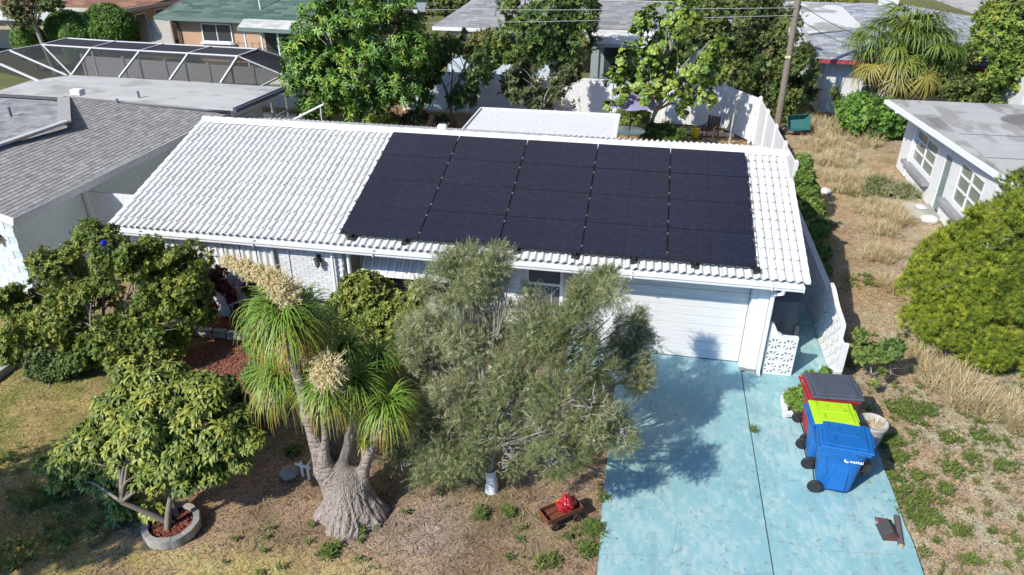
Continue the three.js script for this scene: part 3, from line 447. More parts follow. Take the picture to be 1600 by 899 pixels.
// hedge-like shrubs at the left and middle of the front
plant('shrub', 'large spreading dark green shrub beside the blue grey neighbouring wall', 'shrub', [-11.2, 0, 2.2], [[-10.75, 2.55, 2, 0.56], [-11.91, 1.95, 2, 0.58], [-12.87, 1.14, 2, 0.59], [-9.97, 2.28, 2, 0.67], [-9.11, 2.43, 2, 0.42], [-11.41, 1.29, 2, 0.81], [-10.35, 1.11, 2, 0.76], [-12.71, 0.63, 2.5, 0.67], [-11.61, 0.16, 2.6, 0.67], [-10.5, 0.29, 2.6, 0.58], [-9.27, 1.51, 2, 0.46], [-9.77, 0.58, 2.4, 0.62], [-13.38, 1.03, 2.2, 0.42], [-13.25, 0.21, 2.6, 0.45], [-8.99, 2, 2, 0.27], [-12.24, 0.89, 2.3, 0.63], [-10.72, 0.86, 2.5, 0.61], [-9.04, 1.06, 2, 0.27], [-9.77, 1.77, 2, 0.54]], 0.06,
  { n: 17000, puff: [10, 0.12, 0.34], geos: roundA, mats: LEAF, colors: [[0.06, 0.105, 0.012], [0.11, 0.165, 0.018], [0.165, 0.21, 0.024], [0.23, 0.24, 0.035]], s: [0.5, 0.95], gap: 0.36, freq: 1.7, shell: 0.55, sd: 8 }, { stems: 4, twigs: 3, fork: 0.25, sd: 8 });
plant('shrub', 'small dark round shrub on the lawn below the large shrub', 'shrub', [-11.63, 0, 3.34], [[-12.09, -0.13, 3, 0.42], [-11.64, 0.09, 3, 0.36], [-12.22, 0.18, 3, 0.3]], 0.02, { n: 1100, geos: roundA, mats: LEAF, colors: GDARK.slice(0, 3), gap: 0.3, sd: 9 }, { stems: 2, twigs: 1, sd: 9 });
plant('shrub', 'yellow green leafy shrub under the awning window', 'shrub', [-5.5, 0, 1.6], [[-5.45, 1.81, 1.5, 0.45], [-5.01, 1.4, 1.5, 0.51], [-5.9, 1.27, 1.5, 0.45], [-4.48, 1.5, 1.5, 0.32], [-5.5, 0.92, 1.9, 0.56], [-4.78, 0.85, 1.9, 0.56], [-4.24, 1.98, 1.5, 0.2], [-5.06, 0.44, 2.3, 0.45], [-6.39, 0.92, 1.8, 0.35]], 0.04,
  { n: 4800, geos: roundA, mats: LEAF, colors: [[0.05, 0.09, 0.012], [0.1, 0.15, 0.018], [0.16, 0.2, 0.025], [0.2, 0.22, 0.04]], gap: 0.34, sd: 10 }, { stems: 3, sd: 10 });
plant('shrub', 'glossy bright green shrub left of the ponytail palm', 'shrub', [-7.27, 0, 2.54], [[-7.17, 1.32, 2.8, 0.31], [-6.81, 0.89, 3, 0.38], [-6.96, 1.76, 2.8, 0.23], [-6.75, 1.19, 2.8, 0.28], [-7.12, 0.65, 3.2, 0.25]], 0.03, { n: 1900, geos: roundA, mats: LEAF, colors: [[0.04, 0.09, 0.015], [0.07, 0.15, 0.02], [0.11, 0.2, 0.03]], gap: 0.3, sd: 11 }, { stems: 2, sd: 11 });
plant('shrub', 'dark low shrub at the foot of the ponytail palm', 'shrub', [-7.12, 0, 4.2], [[-7.28, 0.44, 4, 0.32], [-7.39, 0.88, 4, 0.24], [-7.07, 0.16, 4, 0.27]], 0.02, { n: 900, geos: roundA, mats: LEAF, colors: GDARK.slice(0, 2), gap: 0.3, sd: 12 }, { stems: 2, sd: 12 });
plant('red_leaf_shrub', 'thin shrub with dark red leaves against the white wall', 'shrub', [-9.25, 0, 0.24], [[-9.23, 1.5, 0.85, 0.13], [-9.11, 1.3, 0.85, 0.14], [-8.99, 1.15, 0.85, 0.13], [-8.91, 0.99, 0.85, 0.12], [-8.42, 1.26, 0.85, 0.14], [-8.82, 0.61, 0.85, 0.13], [-9.47, 0.68, 0.85, 0.1], [-8.43, 0.79, 0.85, 0.13], [-9.05, 1.63, 0.85, 0.1]], 0.014,
  { n: 330, geos: midA.slice(0, 2), mats: LEAF, colors: [[0.05, 0.012, 0.012], [0.12, 0.02, 0.02], [0.08, 0.03, 0.02]], s: [0.5, 0.8], gap: 0.1, sd: 13 }, { stems: 3, twigs: 1, fork: 0.2, sd: 13 });
// big bright bush at the right
plant('bush', 'huge bright yellow green bush at the right side of the dry lot', 'bush', [8.3, 0, -1.6], [[7.92, 2.56, -2.4, 0.94], [7.21, 1.81, -2, 0.94], [8.48, 1.29, -2, 1.2], [7.13, 0.65, -1.7, 0.84], [7.79, 0.4, -1, 0.81], [8.66, 0.51, -1, 0.86], [6.68, 1.24, -2, 0.52], [6.67, 0.54, -1.8, 0.38], [8.88, 2.28, -2, 1.25], [9.38, 0.75, -1.4, 1.26], [8.41, 2.96, -2.8, 0.71], [7.61, 1.2, -1.7, 0.85]], 0.09,
  { n: 27000, puff: [12, 0.18, 0.42], geos: puffA, mats: LEAF, colors: [[0.065, 0.11, 0.008], [0.13, 0.19, 0.012], [0.2, 0.255, 0.016], [0.28, 0.3, 0.025]], s: [0.85, 1.35], out: 0.9, up: 0.6, shell: 0.4, gap: 0.28, freq: 1.6, sd: 14 }, { stems: 3, twigs: 4, sd: 14 });
// back yard trees
plant('mango_tree', 'tall dense mango tree with long drooping leaves behind the roof', 'tree', [-11.4, 0, -14.6], [[-10.97, 4.99, -14, 1.5], [-12.51, 3.9, -14, 1.39], [-9.78, 4.05, -14, 1.47], [-13.28, 2.65, -14, 1.12], [-11.59, 2.72, -14, 1.81], [-9.59, 2.37, -14, 1.15], [-12.89, 1.44, -14, 0.93], [-10.78, 1.42, -14, 1.08], [-9.22, 3.26, -14.5, 1], [-11.24, 6.06, -14, 1.43], [-9.65, 5.77, -14, 1.19], [-13.49, 3.43, -14, 0.65], [-8.76, 1.9, -14, 0.5]], 0.16,
  { n: 3400, geos: mangoA, mats: leafMat(1, 1, 1, { roughness: 0.45 }), colors: [[0.03, 0.075, 0.01], [0.055, 0.13, 0.014], [0.09, 0.18, 0.018], [0.15, 0.21, 0.025]], s: [0.6, 1.05], out: 0.6, up: 0.5, shell: 0.45, gap: 0.4, freq: 1.3, sd: 15 }, { m: BARKG, stems: 3, sd: 15 });
plant('garden_tree', 'small dark leafed tree in front of the white fence beside the mango', 'tree', [-7.95, 0, -16.2], [[-7.94, 2.81, -16, 0.94], [-6.95, 2.49, -16, 0.73], [-8.44, 1.9, -16, 0.74], [-7.52, 1.47, -16, 0.69], [-7.05, 3.18, -16, 0.52], [-8.63, 2.47, -16, 0.53]], 0.07, { n: 1500, geos: midA, mats: LEAF, colors: [[0.045, 0.085, 0.015], [0.055, 0.11, 0.02], [0.09, 0.15, 0.03]], gap: 0.5, freq: 1.5, sd: 16 }, { stems: 2, sd: 16 });
plant('broad_tree', 'wide green tree behind the white fence hiding a grey roof', 'tree', [-5.2, 0, -20.6], [[-4.83, 3.99, -21, 1.68], [-3.34, 3.12, -21, 1.11], [-5.94, 2.74, -21, 1.25], [-4.43, 2.45, -21, 1.24], [-6.45, 2.23, -21, 0.66], [-3.24, 4.17, -21, 1.03], [-5.72, 4.23, -21, 1.16], [-7.52, 1.89, -21, 0.72], [-3.72, 5.23, -21, 1.13]], 0.14, { n: 5000, geos: midA, mats: LEAF, colors: G1, s: [0.7, 1.2], gap: 0.42, freq: 1.4, sd: 17 }, { sd: 17 });
plant('garden_tree', 'grey green tree with bare twigs behind the flat white roof', 'tree', [-4.3, 0, -17.2], [[-5.17, 1.82, -17, 0.86], [-3.63, 1.74, -17, 0.86], [-4.42, 1.16, -17, 0.54], [-2.9, 2.24, -17, 0.58], [-4.78, 2.42, -17, 0.59]], 0.06, { n: 1500, geos: midA, mats: LEAF, colors: [[0.06, 0.085, 0.025], [0.09, 0.12, 0.04], [0.13, 0.15, 0.06]], gap: 0.52, freq: 1.6, sd: 18 }, { m: BARKG, stems: 2, twigs: 4, sd: 18 });
plant('sea_grape_tree', 'open tree with large round leaves in the back yard', 'tree', [0.2, 0, -16.4], [[0.54, 4.28, -15.5, 1.11], [-0.32, 3.23, -15.5, 0.84], [1.65, 3.31, -15.5, 0.97], [0.72, 2.54, -15.5, 1.09], [2.28, 2.08, -15.5, 0.55], [-0.61, 2.24, -15.5, 0.55], [0.99, 4.91, -15.5, 0.81], [-0.2, 4.6, -15.5, 0.63], [2.36, 2.93, -15.5, 0.59], [-1.26, 2.65, -15.5, 0.4], [1.69, 1.55, -15.5, 0.4], [-0.17, 1.71, -14.5, 0.34], [2.23, 3.99, -15.5, 0.53], [-0.92, 2.24, -14.2, 0.34], [0.15, 2.27, -14.3, 0.34], [-1.26, 1.86, -14.2, 0.22]], 0.08, { n: 900, geos: grapeA, mats: leafMat(1, 1, 1, { roughness: 0.45 }), colors: [[0.06, 0.11, 0.015], [0.11, 0.17, 0.02], [0.17, 0.22, 0.03]], s: [0.75, 1.1], gap: 0.45, freq: 1.3, shell: 0.6, sd: 19 }, { m: textured(0.5, 0.46, 0.42, 0.95), stems: 2, twigs: 4, sd: 19 });
plant('yard_shrub', 'yellow green bush behind the round patio table', 'shrub', [-0.38, 0, -17.97], [[-0.81, 0.53, -17.3, 0.38], [-0.14, 0.57, -17.3, 0.38], [-0.43, 0.82, -17.3, 0.27]], 0.02, { n: 420, geos: midA, mats: LEAF, colors: G1.slice(1), s: [0.7, 1], gap: 0.2, sd: 20 });
plant('yard_shrub', 'low green plants around the sea grape trunk', 'shrub', [0.72, 0, -15.97], [[0.3, 0.46, -15.6, 0.31], [0.93, 0.5, -15.6, 0.36], [1.44, 0.42, -15.6, 0.23]], 0, { n: 400, geos: midA, mats: LEAF, colors: G1.slice(0, 3), s: [0.7, 1], gap: 0.2, sd: 21 });
plant('yard_shrub', 'dark flowering bush at the foot of the mango tree', 'shrub', [-8.51, 0, -16.19], [[-8.97, 0.86, -14.5, 0.36], [-8.04, 0.65, -14.5, 0.31], [-9.38, 0.71, -14.5, 0.31]], 0.02, { n: 420, geos: midA, mats: LEAF, colors: [[0.04, 0.07, 0.02], [0.07, 0.09, 0.03], [0.13, 0.03, 0.08]], s: [0.7, 1], gap: 0.2, sd: 22 });
// behind the fence at the right
plant('broad_tree', 'dense dark tree left of the utility pole', 'tree', [4.3, 0, -21.4], [[3.59, 4.17, -21, 1.45], [5.1, 2.82, -21, 1.35], [3.92, 1.89, -21, 1.26], [5.67, 1.31, -21, 0.86], [2.62, 3.28, -21, 1.08], [4.13, 5.05, -21, 1.26], [5.64, 3.92, -21, 0.83], [3.11, 1.62, -21, 0.75], [5.4, 0.43, -21, 0.64]], 0.14, { n: 4200, geos: midA, mats: LEAF, colors: GDARK, s: [0.65, 1.1], gap: 0.44, freq: 1.4, sd: 23 }, { sd: 23 });
plant('broad_tree', 'dark leafy tree growing right behind the utility pole', 'tree', [6.2, 0, -20.6], [[6.39, 2.18, -20.4, 0.84], [6.32, 1.06, -20.4, 0.74], [6.94, 1.37, -20.4, 0.51], [6.19, 0.25, -20.4, 0.52], [6.41, 2.86, -20.4, 0.5]], 0.07, { n: 1700, geos: midA, mats: LEAF, colors: GDARK, s: [0.8, 1.1], gap: 0.4, sd: 24 }, { sd: 24 });
plant('shrub', 'rounded bright green shrub beside the flat roofed house', 'shrub', [9.4, 0, -18.6], [[8.99, 0.95, -18.4, 0.8], [9.98, 0.79, -18.4, 0.74], [8.41, 1.08, -18.4, 0.48], [9.67, 0.39, -18.4, 0.59], [10.36, 0.43, -18.4, 0.43]], 0.04, { n: 2400, geos: midA, mats: LEAF, colors: [[0.05, 0.12, 0.015], [0.09, 0.19, 0.02], [0.13, 0.24, 0.03]], gap: 0.25, s: [0.8, 1.1], sd: 25 }, { stems: 3, sd: 25 });
plant('broad_tree', 'bright green tree at the upper right beyond the flat roof', 'tree', [16.6, 0, -21.5], [[14.35, 3.83, -21, 1.28], [14.11, 2.52, -21, 1.36], [15.51, 2.44, -21, 1.19], [14.58, 4.72, -21, 1.1], [13.84, 1.7, -21, 0.77], [15.48, 3.75, -21, 1.32], [14.96, 1.34, -21, 0.83]], 0.12, { n: 4000, geos: midA, mats: LEAF, colors: [[0.05, 0.1, 0.012], [0.09, 0.16, 0.018], [0.15, 0.21, 0.025], [0.2, 0.23, 0.03]], s: [0.85, 1.25], gap: 0.36, freq: 1.2, sd: 26 }, { sd: 26 });
plant('shrub', 'dark green shrub between the palm and the bright tree', 'shrub', [13.4, 0, -21.0], [[12.6, 1.89, -20.5, 0.71], [13.43, 1.66, -20.5, 0.65], [12.01, 1.73, -20.5, 0.49], [12.68, 2.56, -20.5, 0.59], [12.82, 2.96, -20.5, 0.43]], 0.05, { n: 2000, geos: midA, mats: LEAF, colors: GDARK, gap: 0.34, sd: 27 }, { stems: 2, sd: 27 });
plant('shrub', 'half bare shrub in front of the white house corner', 'shrub', [8.67, 0, -22.72], [[7.91, 1.16, -20.3, 0.39], [8.23, 0.9, -20.3, 0.34], [7.88, 0.6, -20.3, 0.28]], 0.03, { n: 200, geos: midA, mats: LEAF, colors: GDARK, gap: 0.5, sd: 28 }, { stems: 3, twigs: 8, m: BARKG, sd: 28 });
plant('shrub', 'low green shrub at the breeze block wall in the dry lot', 'shrub', [5.41, 0, 0.2], [[4.94, 0.68, 0.2, 0.24], [5.33, 0.64, 0.2, 0.32], [5.14, 0.34, 0.5, 0.27], [5.46, 0.9, 0.2, 0.19], [4.78, 1.13, 0.2, 0.13], [5.65, 0.36, 0.2, 0.19]], 0.02, { n: 1000, geos: roundA, mats: LEAF, colors: [[0.06, 0.11, 0.02], [0.1, 0.16, 0.025], [0.16, 0.2, 0.04]], s: [0.6, 1], gap: 0.4, sd: 29 }, { stems: 3, twigs: 4, m: BARKG, sd: 29 });
plant('shrub', 'small bushy plant in the white edged bed by the red bin', 'shrub', [3.57, 0, 1.43], [[3.54, 0.06, 1.35, 0.23], [3.65, 0.4, 1.35, 0.15], [3.71, 0.61, 1.15, 0.12], [3.43, 0.24, 1.35, 0.15], [3.99, 0.72, 1.15, 0.1]], 0.012, { n: 560, geos: roundA, mats: LEAF, colors: [[0.06, 0.13, 0.015], [0.1, 0.19, 0.02], [0.14, 0.22, 0.03]], s: [0.5, 0.85], gap: 0.25, sd: 30 }, { stems: 3, twigs: 3, sd: 30 });
plant('shrub', 'grassy green shrub along the right wall of the house', 'shrub', [5.61, 0, -9.48], [[5, 1.47, -8.6, 0.27], [5.17, 0.97, -8.6, 0.32], [5.17, 0.74, -7.6, 0.34], [5.16, 0.55, -6.6, 0.3], [5.17, 0.22, -5.8, 0.25], [5.02, 1.68, -9.2, 0.24], [5.14, -0.09, -5, 0.25]], 0, { n: 2200, geos: roundA, mats: LEAF, colors: [[0.06, 0.12, 0.015], [0.1, 0.18, 0.025], [0.16, 0.22, 0.04]], gap: 0.2, sd: 31 });
plant('shrub', 'silvery agave like plant clump before the flat roofed house door', 'shrub', [8.87, 0, -10.94], [[8.48, 0.1, -11.5, 0.31], [8.91, 0.01, -11.5, 0.31], [9.25, -0.12, -11.5, 0.22], [8.02, 0.3, -11.5, 0.26], [7.87, 0.05, -11.5, 0.22]], 0, { n: 300, geos: [rosette(16, 0.32, 0.02, 1.2, 0.7, 3), sprig(12, 0.22, 0.12, 0.03, 0.9)], mats: LEAF, colors: [[0.12, 0.15, 0.05], [0.2, 0.22, 0.1], [0.3, 0.3, 0.18]], gap: 0.1, sd: 32 });

plant('shrub', 'yellowish bush in front of the pale blue far house', 'shrub', [-9.6, 0, -22.5], [[-9.7, 2.24, -22.3, 0.56], [-8.74, 2.4, -22.3, 0.62], [-7.63, 2.38, -22.3, 0.68], [-8.27, 1.9, -22.3, 0.62], [-6.84, 1.96, -22.3, 0.56], [-10.05, 1.68, -22.3, 0.44], [-10.52, 2.12, -22.3, 0.31]], 0.04, { n: 2600, geos: midA, mats: LEAF, colors: [[0.06, 0.09, 0.02], [0.12, 0.14, 0.03], [0.2, 0.17, 0.05]], s: [0.7, 1.1], gap: 0.38, sd: 33 }, { stems: 4, sd: 33 });
plant('broad_tree', 'dark tree between the porch house and the utility pole', 'tree', [2.6, 0, -23.5], [[1.85, 3.41, -23.4, 0.9], [2.65, 4.01, -23.4, 0.95], [3.43, 2.6, -23.4, 0.85], [2.28, 2.26, -23.4, 0.73], [1.02, 2.8, -23.4, 0.61]], 0.1, { n: 2400, geos: midA, mats: LEAF, colors: GDARK, s: [0.9, 1.2], gap: 0.34, sd: 34 }, { sd: 34 });
plant('shade_tree', 'leafy tree on the front lawn at the lower left corner', 'tree', [-12.2, 0, 10.2], [[-12, 3, 10, 0.9], [-12.6, 3.6, 9.6, 0.9], [-11.9, 4.0, 10.2, 0.8], [-12.9, 2.9, 9.9, 0.8], [-12.4, 3.2, 11, 0.9], [-13.2, 3.6, 9.0, 0.7], [-11.6, 4.6, 11, 0.8]], 0.09, { n: 1500, geos: midA, mats: LEAF, colors: GDARK, gap: 0.44, shell: 0.6, sd: 35 }, { sd: 35 });
// clipped round shrubs and thin tree at the upper left
[['clipped shrub rounded like a ball, back one at upper left', [[-31.56, 2.06, -23.6, 0.98]], 41], ['clipped shrub rounded like a ball, middle one of the upper left', [[-30.12, 1.84, -22.8, 1.03]], 42], ['largest clipped ball shrub in front of the beige house', [[-28.93, 2.15, -23.6, 1.29]], 43], ['smallest clipped ball shrub beside the thin trunk', [[-33.25, 1.63, -22.6, 0.77]], 44]].forEach(([l, b, sd]) =>
  plant('topiary', l, 'shrub', [b[0][0], 0, b[0][2]], [b[0], [b[0][0], Math.max(0.5, b[0][1] - b[0][3] * 0.5), b[0][2], b[0][3] * 0.96]], 0.06, { n: 6500, geos: roundA, mats: LEAF, colors: [[0.04, 0.1, 0.008], [0.07, 0.15, 0.012], [0.11, 0.2, 0.015]], s: [1.1, 1.6], lumpy: 0.12, shell: 0.06, gap: 0, out: 1, up: 0.3, sd }, { sd }, 'clipped ball shrubs'));
plant('thin_tree', 'thin pale trunked tree above the pool cage', 'tree', [-31.6, 0, -22], [[-32.59, 3.34, -21.6, 0.53], [-32, 2.88, -21.6, 0.4], [-31.2, 3.6, -21.6, 0.53], [-31.94, 4.14, -21.6, 0.66], [-30.42, 3.71, -21.6, 0.39], [-32.74, 2.38, -21.6, 0.27]], 0.13, { n: 700, geos: midA, mats: LEAF, colors: [[0.06, 0.1, 0.02], [0.1, 0.14, 0.03], [0.14, 0.09, 0.05]], s: [1, 1.6], gap: 0.4, sd: 45 }, { m: BARKG, fork: 0.6, sd: 45 });
// trees along the far edge
[[[[1.13, 3.09, -36, 1.35], [-0.42, 2.86, -36, 1.04], [3.11, 2.77, -36, 1.19]], 'far dark tree behind the grey porch house'], [[[10.68, 2.61, -38, 0.72], [11.79, 2.76, -38, 0.56], [9.87, 2.82, -38, 0.8]], 'far yellow green tree beyond the right grey roof'], [[[-14.71, 1.6, -40, 0.91], [-13.31, 1.9, -40, 0.99]], 'far clipped trees beyond the lawn at the top'], [[[-2.32, 3.21, -34, 0.62], [-1.36, 3.16, -34, 0.54]], 'far low trees over the grey ridge']].forEach(([b, l], i) => plant('far_tree', l, 'tree', [b[0][0], 0, b[0][2]], b, 0.14, { n: 1500, geos: midA, mats: LEAF, colors: i === 1 ? [[0.12, 0.15, 0.02], [0.22, 0.2, 0.03]] : GDARK, s: [1.2, 1.8], gap: 0.3, sd: 50 + i }, { sd: 50 + i }));

// ponytail palm: swollen foot, several stems, drooping grass-like heads, two cream plumes
{
  const t = thing('ponytail_palm', 'ponytail palm with swollen grey foot and cream flower plumes', 'palm', [-4.35, 0, 5.65]); seed(71);
  const bark = textured(0.37, 0.315, 0.27, 0.95, { bumpScale: 0.05, map: dataTex(512, (u, v) => { const a = fbm(u * 90, v * 22, 0, 301, 4), b = fbm(u * 6, v * 6, 6, 307, 3); const k = 0.6 + 0.5 * sstep(a, 0.3, 0.65) * (0.7 + 0.5 * b); return [k * 0.98, k * 0.93, k * 0.9]; }, 0.8) });
  const O = [-4.35, 0, 5.65], L = (p) => p.map((v, i) => v - O[i]);
  const stemM = textured(0.37, 0.34, 0.30, 0.95, { bumpScale: 0.012 });
  const stems = [[L([-4.74, 0.8, 5.65]), L([-4.88, 1.87, 5.6]), L([-5.06, 3.17, 5.5]), 0.15], [L([-4.65, 1.06, 5.7]), L([-4.54, 1.91, 5.75]), L([-4.45, 2.44, 5.7]), 0.075], [L([-4.42, 0.88, 5.6]), L([-4.26, 1.49, 5.5]), L([-4.17, 2.19, 5.4]), 0.1], [L([-4.11, 0.65, 5.6]), L([-3.97, 1.18, 5.55]), L([-3.66, 1.89, 5.4]), 0.12], [L([-4.67, 0.8, 5.4]), L([-4.55, 1.6, 5.2]), L([-4.24, 2.58, 4.9]), 0.08], [L([-4.71, 0.84, 5.45]), L([-5.08, 1.47, 5.3]), L([-5.48, 2.13, 5.2]), 0.08], [L([-4.61, 0.72, 5.3]), L([-4.44, 1.98, 4.8]), L([-3.97, 2.42, 4.6]), 0.08], [L([-4.7, 1.07, 5.4]), L([-4.91, 2.06, 5]), L([-5.1, 2.6, 4.6]), 0.07]];
  { // one continuous woody body: flared foot and stems joined smoothly
    const bones = [[[0, -0.1, 0], [0, 0.35, 0], 0.48, 0.33], [[0, 0.2, 0], [0.02, 0.7, -0.02], 0.36, 0.22], [[-0.3, -0.12, 0.1], [0, 0.3, 0], 0.3, 0.28], [[0.34, -0.12, 0.05], [0.05, 0.3, 0], 0.36, 0.3], [[0.05, -0.12, 0.34], [0, 0.3, 0], 0.34, 0.3]];
    for (const [a, b, c, r] of stems) { bones.push([[a[0] * 0.7, a[1] - 0.35, a[2] * 0.7], a, Math.min(0.18, r * 1.5), r * 0.9], [a, b, r * 0.9, r * 0.66], [b, c, r * 0.66, r * 0.5]); }
    const N = 120, S = 1.75, cy = 1.55, mc = new MarchingCubes(N, bark, false, false, 400000); mc.isolation = 0; const pr = bones.map(([A, B, r0, r1]) => { const d = [B[0] - A[0], B[1] - A[1], B[2] - A[2]]; return { A, d, L: d[0] ** 2 + d[1] ** 2 + d[2] ** 2, r0, r1 }; });
    for (let k = 0; k < N; k++) for (let j = 0; j < N; j++) for (let i = 0; i < N; i++) {
      const x = ((i - N / 2) / (N / 2)) * S, y = ((j - N / 2) / (N / 2)) * S + cy, z = ((k - N / 2) / (N / 2)) * S; let sum = 0;
      if (y > 0.95 && (Math.abs(x) > 1.3)) { mc.field[i + j * N + k * N * N] = -1; continue; }
      for (const q of pr) { const t = clamp(((x - q.A[0]) * q.d[0] + (y - q.A[1]) * q.d[1] + (z - q.A[2]) * q.d[2]) / q.L, 0, 1), D = Math.hypot(x - q.A[0] - q.d[0] * t, y - q.A[1] - q.d[1] * t, z - q.A[2] - q.d[2] * t) - lerp(q.r0, q.r1, t); if (D < 0.5) sum += Math.exp(-D * 26); }
      const w = Math.atan2(z, x), low = clamp(1 - y / 0.9, 0, 1); mc.field[i + j * N + k * N * N] = -((sum > 0 ? -Math.log(sum) / 26 : 0.5) + low * 0.05 * (fbm(w * 9 + 40, y * 4 + 9, 0, 71, 3) - 0.5) * 2);
    }
    mc.update(); const n = mc.count, P = new Float32Array(n * 3), U = new Float32Array(n * 2), Nn = new Float32Array(n * 3); for (let v = 0; v < n; v++) { const x = mc.positionArray[v * 3] * S, y = mc.positionArray[v * 3 + 1] * S + cy, z = mc.positionArray[v * 3 + 2] * S; P.set([x, y, z], v * 3); U.set([Math.abs(Math.atan2(z, x)) * 0.6, y], v * 2); Nn.set([mc.normalArray[v * 3], mc.normalArray[v * 3 + 1], mc.normalArray[v * 3 + 2]], v * 3); }
    const g = new THREE.BufferGeometry().setAttribute('position', new THREE.BufferAttribute(P, 3)).setAttribute('uv', new THREE.BufferAttribute(U, 2)); g.computeVertexNormals();
    part('trunk', g, bark, t, 'swollen grey brown foot dividing into several stems');
  }
  const strap = (o, yaw, el, len, w, bend, col) => { len *= 0.88;  const S = 7, Pp = [], Cc = [], Ii = []; let a = el, x = 0, y = 0; const st = len / S; for (let i = 0; i <= S; i++) { const q = i / S, hw = w * 0.5 * (1 - q * q * 0.85); Pp.push(x, y, hw, x, y, -hw); const k = q > 0.75 ? (q - 0.75) * 2.2 : 0; for (const _ of [0, 1]) Cc.push(lerp(col[0], 0.3, k), lerp(col[1], 0.2, k), lerp(col[2], 0.06, k)); x += Math.cos(a) * st; y += Math.sin(a) * st; a = Math.max(-1.5, a - bend / S * (1 + q)); }
    for (let i = 0; i < S; i++) Ii.push(i * 2, i * 2 + 1, i * 2 + 2, i * 2 + 1, i * 2 + 3, i * 2 + 2);
    const g = new THREE.BufferGeometry().setAttribute('position', new THREE.Float32BufferAttribute(Pp, 3)).setAttribute('color', new THREE.Float32BufferAttribute(Cc, 3)); g.setIndex(Ii); g.computeVertexNormals(); return g.rotateY(yaw).translate(...o); };
  const strapM = leafMat(1, 1, 1, { vertexColors: true, roughness: 0.5 });
  const head = (o, n, len, sc = 1) => { const G = []; for (let i = 0; i < n; i++) { const q = i / n, c = q < 0.5 ? [rr(0.14, 0.22), rr(0.25, 0.34), 0.035] : q < 0.82 ? [rr(0.2, 0.32), rr(0.26, 0.34), 0.04] : [rr(0.3, 0.46), rr(0.2, 0.3), 0.06]; G.push(strap([o[0] + rr(-0.05, 0.05), o[1] + rr(-0.03, 0.03) - q * 0.1, o[2] + rr(-0.05, 0.05)], rr(0, 6.283), lerp(1.35, -0.15, Math.pow(q, 0.8)) + rr(-0.2, 0.2), len * rr(0.7, 1.1), 0.02 * sc, lerp(2.3, 1.6, q) * rr(0.8, 1.2), c)); } part('leaf_head', noUv(G), strapM, t).userData.kind = 'stuff'; };
  const heads = [[L([-5.04, 3.57, 5.5]), 420, 1.2], [L([-5.31, 3.65, 5.3]), 260, 1.05], [L([-4.44, 2.5, 5.7]), 320, 0.9], [L([-3.62, 2.08, 5.4]), 320, 0.95], [L([-4.15, 2.37, 5.3]), 320, 1.0], [L([-5.52, 2.21, 5.1]), 380, 1.15], [L([-4.03, 2.41, 4.6]), 260, 0.9], [L([-5.1, 2.79, 4.6]), 360, 1.2], [L([-4.44, 2.74, 4.9]), 240, 0.9], [L([-5.13, 3.39, 4.6]), 160, 0.75], [L([-3.98, 1.48, 5.6]), 40, 0.3]];
  for (const [o, n, l] of heads) head(o, n, l);
  const plumeM = leafMat(0.85, 0.74, 0.42, { roughness: 0.9, transmission: 0.3 });
  const plume = (axis, rad, n) => { const G = []; const c = new THREE.CatmullRomCurve3(axis.map((p) => V(...p))); for (let i = 0; i < n; i++) { const q = rnd(), p = c.getPoint(q), R = rad(q), d = V(rr(-1, 1), rr(-1, 1), rr(-1, 1)).normalize(), s = R * rr(0.1, 0.55); p.addScaledVector(d, s); const e = V(rr(-1, 1), rr(-0.8, 0.9), rr(-1, 1)).normalize().add(d.multiplyScalar(0.7)).multiplyScalar(R * rr(0.35, 0.6)); G.push(beam(p.toArray(), p.clone().add(e).toArray(), 0.006, 0.006)); for (let k = 0; k < 3; k++) { const f = p.clone().addScaledVector(e, rr(0.3, 0.9)); G.push(beam(f.toArray(), [f.x + rr(-0.05, 0.05), f.y + rr(-0.05, 0.05), f.z + rr(-0.05, 0.05)], 0.008, 0.008)); } }
    G.push(tube(axis, [0.02, 0.014, 0.006], 5)); const o = part('flower_plume', noUv(G), plumeM, t); o.userData.kind = 'stuff'; };
  plume([L([-4.91, 3.97, 5.5]), L([-5.2, 4.2, 5.45]), L([-5.56, 4.31, 5.4]), L([-5.96, 4.4, 5.35])], (q) => lerp(0.26, 0.1, q), 1500);
  plume([L([-4.39, 2.66, 5.75]), L([-4.37, 2.84, 5.75]), L([-4.34, 2.99, 5.75])], () => 0.27, 1300);
}
